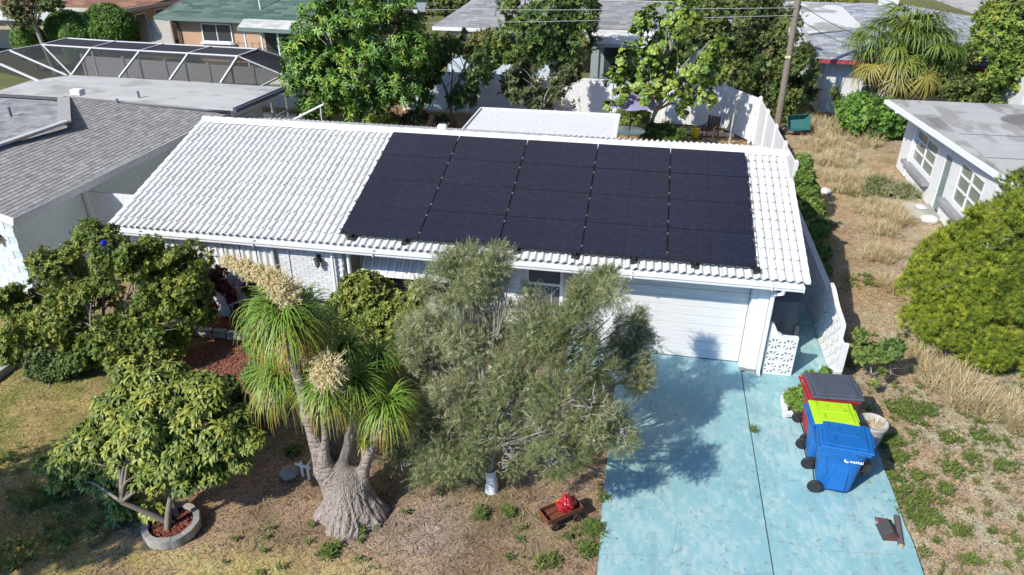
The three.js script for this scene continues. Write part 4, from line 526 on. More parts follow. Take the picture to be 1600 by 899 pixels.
// fan palm at the upper right
{
  const base = [12.0, 0, -21.0], top = [10.89, 2.88, -21.2], t = thing('fan_palm', 'shaggy fan palm with a skirt of dead grey fronds', 'palm', base); seed(81); const O = base, c = top.map((v, i) => v - O[i]);
  part('trunk', [tube([[0, 0, 0], [c[0] * 0.5, c[1] * 0.5, c[2] * 0.5], c], [0.22, 0.2, 0.24], 10, 0.2)], textured(0.3, 0.24, 0.2, 0.95), t);
  const fanG = (spread, n, l, drp) => { const G = []; for (let i = 0; i < n; i++) { const a = (i / (n - 1) - 0.5) * spread; G.push(leaf(l * (1 - 0.4 * Math.abs(a) / spread * 2) * rr(0.7, 1.1), 0.026, drp * rr(0.5, 1.4), 4, 0.2, a + rr(-0.06, 0.06), 0.15 + rr(-0.2, 0.2), [0, 0, 0])); } return noUv(G); };
  const live = [fanG(3.6, 30, 0.9, 1.6), fanG(3.1, 26, 1.0, 2.0), fanG(2.6, 24, 0.95, 2.4)], dead = [fanG(1.6, 16, 0.95, 0.9), fanG(1.2, 14, 0.9, 0.7)];
  const liveM = [leafMat(0.12, 0.19, 0.03), leafMat(0.17, 0.22, 0.035), leafMat(0.28, 0.24, 0.05)], deadM = [leafMat(0.42, 0.35, 0.26, { roughness: 0.9 }), leafMat(0.33, 0.27, 0.21, { roughness: 0.9 }), leafMat(0.5, 0.44, 0.36, { roughness: 0.9 })];
  const frond = (yaw, el, stalk, g, m, stm) => { const f = new THREE.Group(); f.name = 'frond'; f.position.set(...c); f.rotation.set(0, yaw, el, 'YXZ'); f.scale.set(1.75, 1.75 * rr(0.9, 1.1), 1.75); t.add(f); part('stalk', [rod([0, 0, 0], [stalk, 0, 0], 0.02, 0.012, 5)], stm, f); const o = part('fan', g, m, f); o.position.set(stalk, 0, 0); o.rotation.z = -0.5; };
  for (let i = 0; i < 84; i++) { const q = i / 84; frond(i * 2.4, lerp(1.25, -0.45, q) + rr(-0.25, 0.25), rr(0.5, 1.15), pick(live), q > 0.72 ? liveM[2] : pick(liveM.slice(0, 2)), liveM[1]); }
  for (let i = 0; i < 60; i++) frond(i * 2.4 + 0.4, rr(-1.35, -0.85), rr(0.35, 0.85), pick(dead), pick(deadM), deadM[1]);
}
// ground cover: dry tussocks, weeds and litter
function scatter(name, label, geos, m, items, category = 'grass') {
  const root = thing(name, label, category); root.userData.kind = 'stuff'; const sets = geos.map(() => []); items.forEach((it) => sets[Math.floor(rnd() * geos.length)].push(it));
  sets.forEach((st, i) => { if (!st.length) return; const im = new THREE.InstancedMesh(geos[i], m, st.length); im.name = name + '_tufts'; im.userData.kind = 'stuff'; st.forEach((it, k) => { Q.setFromAxisAngle(UPV, rr(0, 6.28)); Q2.setFromAxisAngle(V(1, 0, 0), rr(-0.25, 0.25)); Q.multiply(Q2); im.setMatrixAt(k, M4.compose(V(it[0], it[3] ?? -0.02, it[1]), Q, V(it[2], it[2] * rr(0.8, 1.2), it[2]))); im.setColorAt(k, new THREE.Color().setRGB(...it[4])); }); root.add(im); });
}
seed(91);
const tuft = (n, l, w, el, dr) => { const G = []; for (let i = 0; i < n; i++) G.push(leaf(l * rr(0.5, 1.1), w, dr * rr(0.5, 1.5), 3, 0.1, rr(0, 6.28), el * rr(0.7, 1.1), [rr(-0.05, 0.05), 0, rr(-0.05, 0.05)])); return noUv(G); };
const dryG = [tuft(26, 0.55, 0.008, 1.3, 1.2), tuft(22, 0.45, 0.008, 1.1, 1.3)], lowG = [tuft(9, 0.07, 0.006, 0.9, 0.8), tuft(8, 0.09, 0.005, 0.8, 0.9)], weedG = [sprig(9, 0.1, 0.06, 0.025, 1.2), rosette(8, 0.09, 0.03, 0.6, 0.6, 2)];
const GM = leafMat(1, 1, 1, { roughness: 0.85 });
{
  const items = [], cl = (px, n, r, sc) => { for (let k = 0; k < n; k++) { const a = rr(0, 6.28), q = r * Math.sqrt(rnd()); items.push([px[0] + Math.cos(a) * q, px[2] + Math.sin(a) * q, sc * rr(0.7, 1.2), -0.03, gMix([0.42, 0.32, 0.15], [0.6, 0.5, 0.3], rnd())]); } };
  cl([9.41, 0, -7.36], 26, 0.5, 1); cl([6.97, 0, -6.38], 40, 0.55, 1); cl([6.82, 0, -4.41], 30, 0.4, 1); cl([7.52, 0, -8.3], 30, 0.6, 1); cl([6.82, 0, -0.06], 60, 0.55, 1.1); cl([7.43, 0, 0.72], 60, 0.6, 1.1); cl([6.99, 0, 0.59], 30, 0.4, 1.2); cl([6.58, 0, -1], 22, 0.4, 0.9); cl([7.27, 0, -14.96], 60, 1.0, 1.1); cl([7.4, 0, -12.18], 60, 1.0, 1); cl([7.71, 0, -9.88], 60, 0.8, 1); cl([7.7, 0, -19.36], 70, 1.2, 1.3); cl([8.27, 0, -17.61], 70, 1.3, 1.2); cl([8.11, 0, -9.16], 30, 0.5, 1); cl([7.98, 0, 0.83], 50, 0.5, 1); cl([7.33, 0, -16.57], 50, 1, 1);
  scatter('dry_grass', 'tall straw coloured dry grass tufts over the right hand lot', dryG, GM, items);
}
{
  const items = [];
  for (let k = 0; k < 30000; k++) {
    const x = rr(-13.5, 9.4), z = rr(-17.5, 9.5); if (x > -0.25 && x < 4.95 && z > -9.5) continue; if (x > -11.6 && x < 3.4 && z < 0.6) { if (z > -10.3) continue; }
    const n1 = fbm(x * 0.8, z * 0.8, 0, 401, 3), n2 = fbm(x * 0.9 + 20, z * 0.9, 0, 91, 4);
    let c, keep;
    if (x < -0.2 && z > 0.4) { const lawn = clamp((-7.6 - x) * 0.4 + (n1 - 0.5) * 4, 0, 1); keep = 0.08 + lawn * 0.9 * (n2 > 0.45 ? 1 : 0.4); c = n2 > 0.52 ? gMix([0.12, 0.17, 0.03], [0.24, 0.26, 0.06], rnd()) : gMix([0.35, 0.28, 0.12], [0.5, 0.42, 0.2], rnd()); const st = Math.hypot((x + 4.9) / 2.1, (z - 7.6) / 1.0); if (st < 1.1) { keep = 0.7; c = gMix([0.5, 0.4, 0.14], [0.62, 0.5, 0.22], rnd()); } }
    else { keep = n1 > 0.5 ? 0.75 : 0.25; c = n1 > 0.62 ? gMix([0.12, 0.16, 0.03], [0.22, 0.23, 0.06], rnd()) : gMix([0.42, 0.32, 0.17], [0.6, 0.48, 0.28], rnd()); }
    if (rnd() > keep) continue; items.push([x, z, rr(0.6, 1.3), -0.03, c]);
  }
  scatter('lawn_grass', 'short patchy grass, green on the left lawn and straw on the right', lowG, GM, items);
}
{
  const items = [], cl = (px, n, r, c = [0.09, 0.15, 0.025]) => { for (let k = 0; k < n; k++) { const a = rr(0, 6.28), far = rnd() < 0.25, q = r * (far ? rr(1, 2.2) : Math.pow(rnd(), 0.5)) * (0.45 + 1.1 * vnoise(Math.cos(a) * 2 + px[0] * 5, Math.sin(a) * 2 + px[2] * 5, 0, 77)); items.push([px[0] + Math.cos(a) * q * 1.15, px[2] + Math.sin(a) * q, (far ? 0.6 : 1) * rr(0.4, 1.25), -0.01, gMix(c, [0.18, 0.2, 0.04], rnd() * 0.7)]); } };
  for (let k = 0; k < 240; k++) { const x = rr(4.9, 9), z = rr(-2, 6); cl([x, 0, z], 3 + rnd() * 7 | 0, rr(0.03, 0.12), pick([[0.09, 0.14, 0.025], [0.14, 0.16, 0.05], [0.2, 0.17, 0.07]])); } for (let k = 0; k < 90; k++) cl([rr(-6, -0.4), 0, rr(5, 9)], 2 + rnd() * 4 | 0, rr(0.02, 0.07));
  for (const [p, n, r] of [[[5.1, 0, 4.06], 260, 0.3], [[5.18, 0, 3.59], 120, 0.22], [[5.67, 0, 1.15], 220, 0.32], [[6.02, 0, 0.98], 140, 0.22], [[5.14, 0, 2.14], 160, 0.22], [[5.18, 0, 2.59], 70, 0.15], [[6.3, 0, 1.83], 70, 0.18], [[6.97, 0, 1.71], 100, 0.2], [[4.97, 0, 3.2], 50, 0.12], [[5.38, 0, 3.07], 50, 0.14], [[6.06, 0, 2.78], 50, 0.16], [[6.49, 0, 2.44], 40, 0.14], [[6.95, 0, 2.53], 50, 0.16], [[5.67, 0, 4.32], 50, 0.14], [[5.62, 0, 4.93], 40, 0.1], [[5.75, 0, 3.33], 40, 0.12], [[-0.24, 0, 5.37], 190, 0.16], [[-0.3, 0, 5.81], 110, 0.14], [[-0.13, 0, 4.64], 40, 0.1], [[-0.92, 0, 6.18], 60, 0.14], [[-2.17, 0, 5.39], 60, 0.1], [[-1.72, 0, 5.23], 40, 0.08], [[-4.35, 0, 6.57], 70, 0.12], [[2.58, 0, 2.34], 40, 0.06], [[-4, 0, 6.08], 30, 0.08], [[-5.96, 0, 4.45], 60, 0.1], [[7.26, 0, -11.53], 160, 0.7], [[5.87, 0, -8.48], 120, 0.4], [[6.16, 0, -4.65], 100, 0.4], [[4.88, 0, -0.69], 80, 0.2], [[-9.09, 0, 7.41], 160, 0.5], [[-8.65, 0, 6.79], 120, 0.4], [[-9.8, 0, 6.4], 150, 0.4], [[-10.84, 0, 5.61], 120, 0.4]]) cl(p, n, r);
  scatter('weeds', 'small green weeds scattered through the dirt', weedG, GM, items, 'weeds');
}
{
  const chip = [leaf(0.06, 0.014, 0.3, 1, 0.2, 0, 0.1), leaf(0.045, 0.02, 0.5, 1, 0.3, 0, 0.15), leaf(0.11, 0.006, 0.6, 2, 0.1, 0, 0.1)].map((g) => noUv([g])), items = [];
  for (let k = 0; k < 60000; k++) { const x = rr(-10.5, 8.5), z = rr(-9, 9.3); if (x > -0.3 && x < 4.95 && z > -9.5) { continue; } if (x < 3.4 && z < 0.6) continue; if (fbm(x * 1.3 + 50, z * 1.3, 0, 611, 4) < 0.5 && rnd() < 0.75) continue; const red = Math.hypot((x + 8.6) / 1.7, (z - 1.4) / 2.4) < 1; items.push([x, z, rr(0.7, 2.2), rr(-0.025, 0.0), red ? gMix([0.2, 0.06, 0.04], [0.42, 0.16, 0.1], rnd()) : gMix(pick([[0.16, 0.1, 0.06], [0.3, 0.2, 0.13]]), pick([[0.4, 0.3, 0.2], [0.5, 0.41, 0.3]]), rnd())]); }
  for (let k = 0; k < 900; k++) { const x = rr(-0.1, 4.75), z = rr(0.1, 9), edge = Math.min(Math.abs(x + 0.14), Math.abs(x - 2.53), Math.abs(x - 4.8)); if (rnd() < edge * 1.6 && rnd() < 0.93) continue; if (x > 2.6 && z < 0.4) continue; items.push([x, z, rr(0.4, 1.1), 0.038, gMix([0.2, 0.14, 0.08], [0.45, 0.38, 0.24], rnd())]); }
  scatter('leaf_litter', 'dry fallen leaves and bark chips over the bare dirt', chip, GM, items, 'leaf litter');
}

// ---------- neighbouring buildings ----------
function clipPoly(P, k, lim, keepAbove) { const o = []; for (let i = 0; i < P.length; i++) { const a = P[i], b = P[(i + 1) % P.length], ia = keepAbove ? a[k] >= lim : a[k] <= lim, ib = keepAbove ? b[k] >= lim : b[k] <= lim; if (ia) o.push(a); if (ia !== ib) { const t = (lim - a[k]) / (b[k] - a[k]); o.push([a[0] + (b[0] - a[0]) * t, a[1] + (b[1] - a[1]) * t]); } } return o; }
// a pitched face laid with courses of separate shingles: pts lie in one plane, along = direction of the courses
function shingles(parent, pts, along, tones, o = {}) {
  const { exp = 0.16, tab = [0.2, 0.42], lift = 0.014, sd = 1, deck = 0.08 } = o; seed(sd * 31 + 7);
  const A = V(...pts[0]), n = V(); for (let i = 0; i < pts.length; i++) { const a = pts[i], b = pts[(i + 1) % pts.length]; n.x += (a[1] - b[1]) * (a[2] + b[2]); n.y += (a[2] - b[2]) * (a[0] + b[0]); n.z += (a[0] - b[0]) * (a[1] + b[1]); } n.normalize(); if (n.y < 0) n.negate();
  const cen = V(); pts.forEach((p) => cen.add(V(...p).multiplyScalar(1 / pts.length))); pts = pts.map((p) => { const q = V(...p); return q.addScaledVector(n, -q.clone().sub(cen).dot(n)).toArray(); }); A.set(...pts[0]);
  const e1 = V(...along); e1.addScaledVector(n, -e1.dot(n)).normalize(); const e2 = n.clone().cross(e1); if (e2.y < 0) { e2.negate(); e1.negate(); }
  const poly = pts.map((p) => { const d = V(...p).sub(A); return [d.dot(e1), d.dot(e2)]; }), v0 = Math.min(...poly.map((p) => p[1])), v1 = Math.max(...poly.map((p) => p[1]));
  const pos = (u, v, h) => A.clone().addScaledVector(e1, u).addScaledVector(e2, v).addScaledVector(n, h);
  part('roof_deck', slab(pts.map((p) => V(...p).addScaledVector(n, -0.006).toArray()), deck), mat(0.12, 0.12, 0.12, 0.95), parent);
  const m = mat(1, 1, 1, 0.92, { vertexColors: true, map: grainTex, bumpMap: bumpTex, bumpScale: 0.004 });
  for (let v = v0, row = 0; v < v1; v += exp, row++) {
    const band = clipPoly(clipPoly(poly, 1, v, true), 1, v + exp, false); if (band.length < 3) continue;
    const u0 = Math.min(...band.map((p) => p[0])), u1 = Math.max(...band.map((p) => p[0])), P = [], C = [], U = [];
    for (let u = u0 - rnd() * 0.3; u < u1;) {
      const w = rr(tab[0], tab[1]), c = clipPoly(clipPoly(band, 0, u, true), 0, u + w - 0.008, false); u += w; if (c.length < 3) continue;
      const t = pick(tones), k = rr(0.88, 1.1), h = lift * rr(0.8, 1.3), q = c.map(([a, b]) => pos(a, b, h * (1 - (b - v) / exp) + 0.003));
      const put = (p) => { P.push(p.x, p.y, p.z); C.push(t[0] * k, t[1] * k, t[2] * k); U.push(p.x + p.y, p.z); };
      for (let i = 1; i < q.length - 1; i++) { put(q[0]); put(q[i]); put(q[i + 1]); }
      for (let i = 0; i < c.length; i++) { const j = (i + 1) % c.length; if (Math.abs(c[i][1] - v) < 1e-4 && Math.abs(c[j][1] - v) < 1e-4) { const b0 = pos(c[i][0], c[i][1], -0.002), b1 = pos(c[j][0], c[j][1], -0.002); put(q[i]); put(b0); put(q[j]); put(q[j]); put(b0); put(b1); } }
    }
    if (!P.length) continue;
    const g = new THREE.BufferGeometry().setAttribute('position', new THREE.Float32BufferAttribute(P, 3)).setAttribute('color', new THREE.Float32BufferAttribute(C, 3)).setAttribute('uv', new THREE.Float32BufferAttribute(U, 2)); g.computeVertexNormals();
    part('shingle_course', g, m, parent);
  }
}
const GREYT = [[0.36, 0.36, 0.37], [0.32, 0.32, 0.33], [0.4, 0.395, 0.39], [0.28, 0.275, 0.28]], GREYW = [[0.42, 0.41, 0.4], [0.39, 0.38, 0.37], [0.45, 0.44, 0.43], [0.36, 0.345, 0.34]];
const flatStain = (x0, x1, z0, z1, fn) => { const S = 512, d = new Uint8Array(S * S * 4); for (let j = 0; j < S; j++) for (let i = 0; i < S; i++) { const c = fn(lerp(x0, x1, i / S), lerp(z0, z1, j / S)), o = (j * S + i) * 4; d[o] = toS(c[0]); d[o + 1] = toS(c[1]); d[o + 2] = toS(c[2]); d[o + 3] = 255; } const t = new THREE.DataTexture(d, S, S); t.magFilter = THREE.LinearFilter; t.colorSpace = THREE.SRGBColorSpace; t.needsUpdate = true; t.wrapS = t.wrapT = THREE.RepeatWrapping; t.repeat.set(1 / (x1 - x0), 1 / (z1 - z0)); t.offset.set(-x0 / (x1 - x0), -z0 / (z1 - z0)); return t; };

// left neighbour: hipped grey shingle roof, blue grey wall, flat rear roof
{
  const h = thing('house', 'blue grey neighbouring house with grey shingle hip roof at the left', 'house', [0, 0, 0]);
  const wallM = textured(0.64, 0.74, 0.76, 0.9), trim = textured(0.66, 0.69, 0.71, 0.7);
  part('side_wall', [box(-15.3, -14.95, 0, 2.3, -11.3, 0.02)], wallM, h);
  seed(5); const fw = new THREE.Group(); fw.name = 'front_wall'; h.add(fw); part('backing', slab([[-18.5, 0, 0.0], [-14.96, 0, 0.0], [-14.96, 2.25, 0.0], [-16.6, 2.8, 0.0], [-18.5, 2.8, 0.0]], 0.2, [0, 0, -1]), textured(0.7, 0.74, 0.75, 0.9), fw);
  for (let r = 0; r < 11; r++) for (let c = 0; c < 8; c++) { const x1 = -14.955 - c * 0.42 + (r % 2) * 0.2, x0 = Math.max(-18.4, x1 - 0.412); if (x1 > -14.9) continue; if (0.2 * r + 0.2 > Math.min(2.7, 2.15 + 0.27 * (-14.95 - x1))) continue; part('wall_block', rbox(x0, Math.min(x1, -14.956), r * 0.2 + 0.004, r * 0.2 + 0.197, 0.001, 0.03 + rr(0, 0.004), 0.006), textured(rr(0.76, 0.84), 0.84, 0.86, 0.9), fw); }
  const roof = new THREE.Group(); roof.name = 'roof'; h.add(roof);
  const P1 = [-14.5, 2.3, 0.38], P2 = [-14.1, 2.3, -9.0], P4 = [-18.0, 3.3, -6.3], P5 = [-16.6, 2.93, -4.5], P6 = [-16.97, 3.03, -2.4], P7 = [-17.1, 3.05, 0.38];
  shingles(roof, [P1, P2, P4, P5, P6, P7], [0.02, 0, -1], GREYW, { exp: 0.125, tab: [0.14, 0.3], sd: 2, lift: 0.009 });
  shingles(roof, [P2, [-24, 2.3, -9.1], [-24, 3.3, -6.35], P4], [1, 0, 0], GREYT, { exp: 0.2, sd: 3 });
  shingles(roof, [[-16.55, 3.13, -4.45], [-16.92, 3.07, -2.4], [-17.05, 2.99, 0.3], [-24, 2.99, 0.3], [-24, 3.185, -6.25], [-17.95, 3.185, -6.25]], [1, 0, 0.02], GREYT, { exp: 0.2, sd: 4, deck: 0.06 });
  part('hip_cap', [beam([-18.0, 3.31, -6.3], [-16.55, 3.14, -4.4], 0.34, 0.04)], textured(0.42, 0.41, 0.40, 0.9), roof);
  part('rake_trim', [beam([-16.55, 3.14, -4.5], [-16.94, 3.09, -2.4], 0.18, 0.06), beam([-16.94, 3.09, -2.4], [-17.08, 3.06, 0.3], 0.18, 0.06)], textured(0.62, 0.6, 0.58, 0.85), roof);
  part('hip_ridge', [beam([-18.0, 3.33, -6.3], [-14.1, 2.34, -9.0], 0.16, 0.03)], textured(0.4, 0.39, 0.38, 0.9), roof);
  part('side_fascia', [beam([-14.47, 2.21, 0.4], [-14.07, 2.21, -9.0], 0.03, 0.2)], trim, roof);
  part('front_fascia', [beam([-14.46, 2.22, 0.41], [-17.1, 2.97, 0.41], 0.03, 0.2), beam([-17.1, 2.97, 0.41], [-20, 2.95, 0.41], 0.03, 0.2)], mat(0.85, 0.85, 0.84, 0.6), roof);
  part('soffit', [slab([[-14.47, 2.14, 0.4], [-15.0, 2.3, 0.4], [-14.96, 2.3, -9.0], [-14.07, 2.14, -9.0]], 0.02)], trim, roof);
  const pipeAt = (p, hgt) => part('vent_pipe', [rod([p[0], p[1] - 0.1, p[2]], [p[0], p[1] + hgt, p[2]], 0.045, 0.045, 10)], mat(0.2, 0.2, 0.25, 0.6), roof);
  pipeAt([-16.76, 2.85, -7.09], 0.28); pipeAt([-18.47, 3.15, -4.6], 0.28); pipeAt([-17.5, 2.62, -9.19], 0.22);
  part('roof_vent', [rbox(-0.2, 0.2, 0, 0.22, -0.15, 0.15, 0.05).translate(...[-18.92, 2.9, -8.05])], mat(0.8, 0.8, 0.8, 0.5), roof);
  part('flat_roof', slab([[-13.27, 2.62, -11.55], [-13.64, 2.6, -8.6], [-23, 2.6, -8.7], [-23, 2.62, -10.7], [-22.1, 2.62, -11.75]], 0.1), mat(1, 1, 1, 0.9, { map: flatStain(-24, -12, -13, -8, (x, z) => { const n = fbm(x * 0.5, z * 2.2, 0, 71, 5), m = fbm(x * 2, z * 3, 0, 73, 4); const k = 0.36 + 0.16 * n + 0.08 * m - 0.14 * sstep(fbm(x * 0.8 + 9, z * 1.5, 0, 79, 4), 0.58, 0.75); return [k, k * 0.99, k * 0.97]; }) }), h);
  part('flat_roof_gutter', [beam([-13.6, 2.5, -8.62], [-13.22, 2.5, -11.58], 0.12, 0.12)], mat(0.1, 0.11, 0.16, 0.5), h);
  part('lanai_wall', [box(-14.2, -14.1, 0, 2.5, -11.4, -9.0), beam([-13.9, 2.3, -8.9], [-13.5, 2.3, -11.5], 0.1, 0.24)], trim, h);
  const lm = mat(0.13, 0.15, 0.17, 0.3); part('wall_lamp_cap', [rbox(-15.46, -15.34, 1.62, 1.66, 0.03, 0.17, 0.01)], DARK, h); part('wall_lamp_glass', [cyl(0.045, 0.055, 0.19, 8).translate(-15.4, 1.43, 0.1)], mat(0.62, 0.33, 0.08, 0.3), h);
}
// pool cage: white frame, dark screens
{
  const c = thing('pool_cage', 'screened pool cage with white frame and dark mesh roof', 'pool enclosure', [0, 0, 0]);
  const fr = mat(0.72, 0.73, 0.73, 0.5), scr = mat(0.03, 0.032, 0.042, 0.8, { transparent: true, opacity: 0.86 }), scr2 = mat(0.045, 0.047, 0.052, 0.8, { transparent: true, opacity: 0.5 });
  const F = [[-22.09, 2.62, -11.76], [-20.03, 2.62, -11.74], [-17.91, 2.62, -11.74], [-15.8, 2.62, -11.72]], T = [[-22.72, 3.2, -13.99], [-20.42, 3.2, -13.86], [-18.23, 3.2, -13.78], [-16.03, 3.2, -13.66]], K = [[-25.11, 3.2, -15.68], [-22.62, 3.2, -15.44], [-20.3, 3.2, -15.34], [-18.05, 3.2, -15.23], [-15.9, 3.2, -15.12]], T0 = [-25.16, 3.2, -14.19];
  const B = K.map((k) => [k[0] + (k[0] > -16 ? 1.4 : 0), 2.4, k[2] - 1.3]), R0 = [-14.5, 2.4, -11.7];
  const bm = (a, b, w = 0.055) => part('frame_member', [beam(a, b, w, 0.07)], fr, c), pn = (pts, m = scr) => part('screen_panel', slab(pts, 0.004), m, c);
  for (let i = 0; i < 4; i++) { bm(F[i], T[i], 0.07); bm(T[i], K[i + 1]); }
  for (let i = 0; i < 3; i++) { bm(T[i], T[i + 1]); pn([F[i], F[i + 1], T[i + 1], T[i]], scr2); pn([T[i], T[i + 1], K[i + 2], K[i + 1]]); }
  for (let i = 0; i < 4; i++) { bm(K[i], K[i + 1]); pn([K[i], K[i + 1], B[i + 1], B[i]], scr2); }
  bm(T0, T[0]); bm(T0, K[0]); pn([T0, T[0], K[1], K[0]]);
  bm(T[3], [-14.5, 2.42, -14.19]); bm(K[4], B[4]); bm([-14.5, 2.4, -11.7], B[4]); pn([T[3], K[4], B[4], [-14.5, 2.42, -14.19]]); pn([F[3], T[3], [-14.5, 2.42, -14.19], R0], scr2);
  const W1 = [-25.58, 3.2, -12.86], W2 = [-24.02, 3.2, -10.59], W3 = [-25.7, 3.2, -10.4]; bm(T0, W1); bm(W1, W3); bm(W1, [-22.3, 2.6, -11.73], 0.07); bm(W2, [-22.64, 2.6, -10.69], 0.07); bm(T0, [-22.1, 2.6, -11.76], 0.04); pn([T0, T[0], F[0], W1], scr2); pn([W1, [-22.3, 2.6, -11.7], [-22.64, 2.6, -10.69], W3], scr2);
  for (const b of B) bm([b[0], 0, b[2]], b); for (const z of [-11.7, -12.9, -14.19]) bm([-14.5, 0, z], [-14.5, 2.4, z]); bm([-14.5, 1.0, -11.7], [-14.5, 1.0, -16.3]);
  part('frame_member', [beam([-13.9, 0, -11.9], [-13.9, 2.2, -11.9], 0.06, 0.06)], fr, c); part('screen_door', [beam([-13.95, 0.1, -9.4], [-13.95, 2.0, -9.4], 0.05, 0.05), beam([-13.95, 0.1, -10.4], [-13.95, 2.0, -10.4], 0.05, 0.05), beam([-13.95, 2.0, -9.4], [-13.95, 2.0, -10.4], 0.05, 0.05), beam([-13.95, 1.0, -9.4], [-13.95, 1.0, -10.4], 0.05, 0.05)], fr, c);
  struct('pool_deck', slab([[-26, 0.02, -17], [-26, 0.02, -11.6], [-14.5, 0.02, -11.6], [-14.5, 0.02, -17]], 0.05), worn(0.4, 0.38, 0.36));
}
// fences
function fence(name, label, pts, hgt, m, mPost, step = 2.2) {
  const f = thing(name, label, 'fence', [0, 0, 0]);
  for (let s = 0; s < pts.length - 1; s++) {
    const a = V(pts[s][0], 0, pts[s][1]), b = V(pts[s + 1][0], 0, pts[s + 1][1]), L = a.distanceTo(b), n = Math.max(1, Math.round(L / step));
    for (let i = 0; i <= n; i++) { if (i === n && s < pts.length - 2) continue; const p = a.clone().lerp(b, i / n), o = part('fence_post', [rbox(-0.065, 0.065, 0, hgt + 0.08, -0.065, 0.065, 0.008), new THREE.ConeGeometry(0.1, 0.07, 4).rotateY(0.785).translate(0, hgt + 0.115, 0)], mPost, f); o.position.copy(p); }
    for (let i = 0; i < n; i++) { const p = a.clone().lerp(b, i / n), q = a.clone().lerp(b, (i + 1) / n); part('fence_panel', [beam([p.x, hgt / 2 + 0.02, p.z], [q.x, hgt / 2 + 0.02, q.z], 0.03, hgt - 0.1)], m, f); part('fence_rail', [beam([p.x, hgt - 0.03, p.z], [q.x, hgt - 0.03, q.z], 0.05, 0.1)], m, f); }
  }
  return f;
}
const VINYL = textured(0.84, 0.84, 0.84, 0.5), VINYLB = textured(0.56, 0.52, 0.48, 0.6);
fence('privacy_fence', 'white vinyl privacy fence around the back yard', [[-10.9, -18.6], [3.25, -18.5], [4.5, -16.4], [4.68, -8.6]], 1.83, VINYL, VINYL);
fence('privacy_fence', 'greyish beige vinyl fence behind the pool cage', [[-27, -18.6], [-15.4, -17.6]], 1.8, VINYLB, VINYLB, 2.3);
fence('privacy_fence', 'short white fence between the two houses beside the tile roof', [[-14.85, -2.5], [-11.45, -2.5]], 1.83, VINYL, VINYL, 1.6);
fence('privacy_fence', 'tan tall fence between the beige and the peach house', [[-31.6, -29.0], [-28.2, -28.0]], 1.9, VINYLB, VINYLB, 1.7);
fence('privacy_fence', 'short white fence run left of the far grey house', [[-13.6, -25.4], [-12.3, -21.5]], 1.8, VINYL, VINYL, 2);
const windowOn = (parent, quad, out, m = SHADEGLASS, bars = []) => { // quad: bl, br, tr, tl
  const g = new THREE.Group(); g.name = 'window'; parent.add(g); const D = V(...out), o = (p, k) => V(...p).addScaledVector(D, k).toArray(); part('pane', slab(quad.map((p) => o(p, 0.02)), 0.01, out.map((v) => -v)), m, g);
  for (let i = 0; i < 4; i++) part('frame', [beam(o(quad[i], 0.03), o(quad[(i + 1) % 4], 0.03), 0.07, 0.07)], METALW, g);
  for (const t of bars) { const [ax, a0] = t, A = ax === 'v' ? [quad[0], quad[1], quad[3], quad[2]] : [quad[0], quad[3], quad[1], quad[2]]; const p = V(...A[0]).lerp(V(...A[1]), a0).toArray(), q = V(...A[2]).lerp(V(...A[3]), a0).toArray(); part('muntin', [beam(o(p, 0.03), o(q, 0.03), 0.05, 0.05)], METALW, g); } return g; };
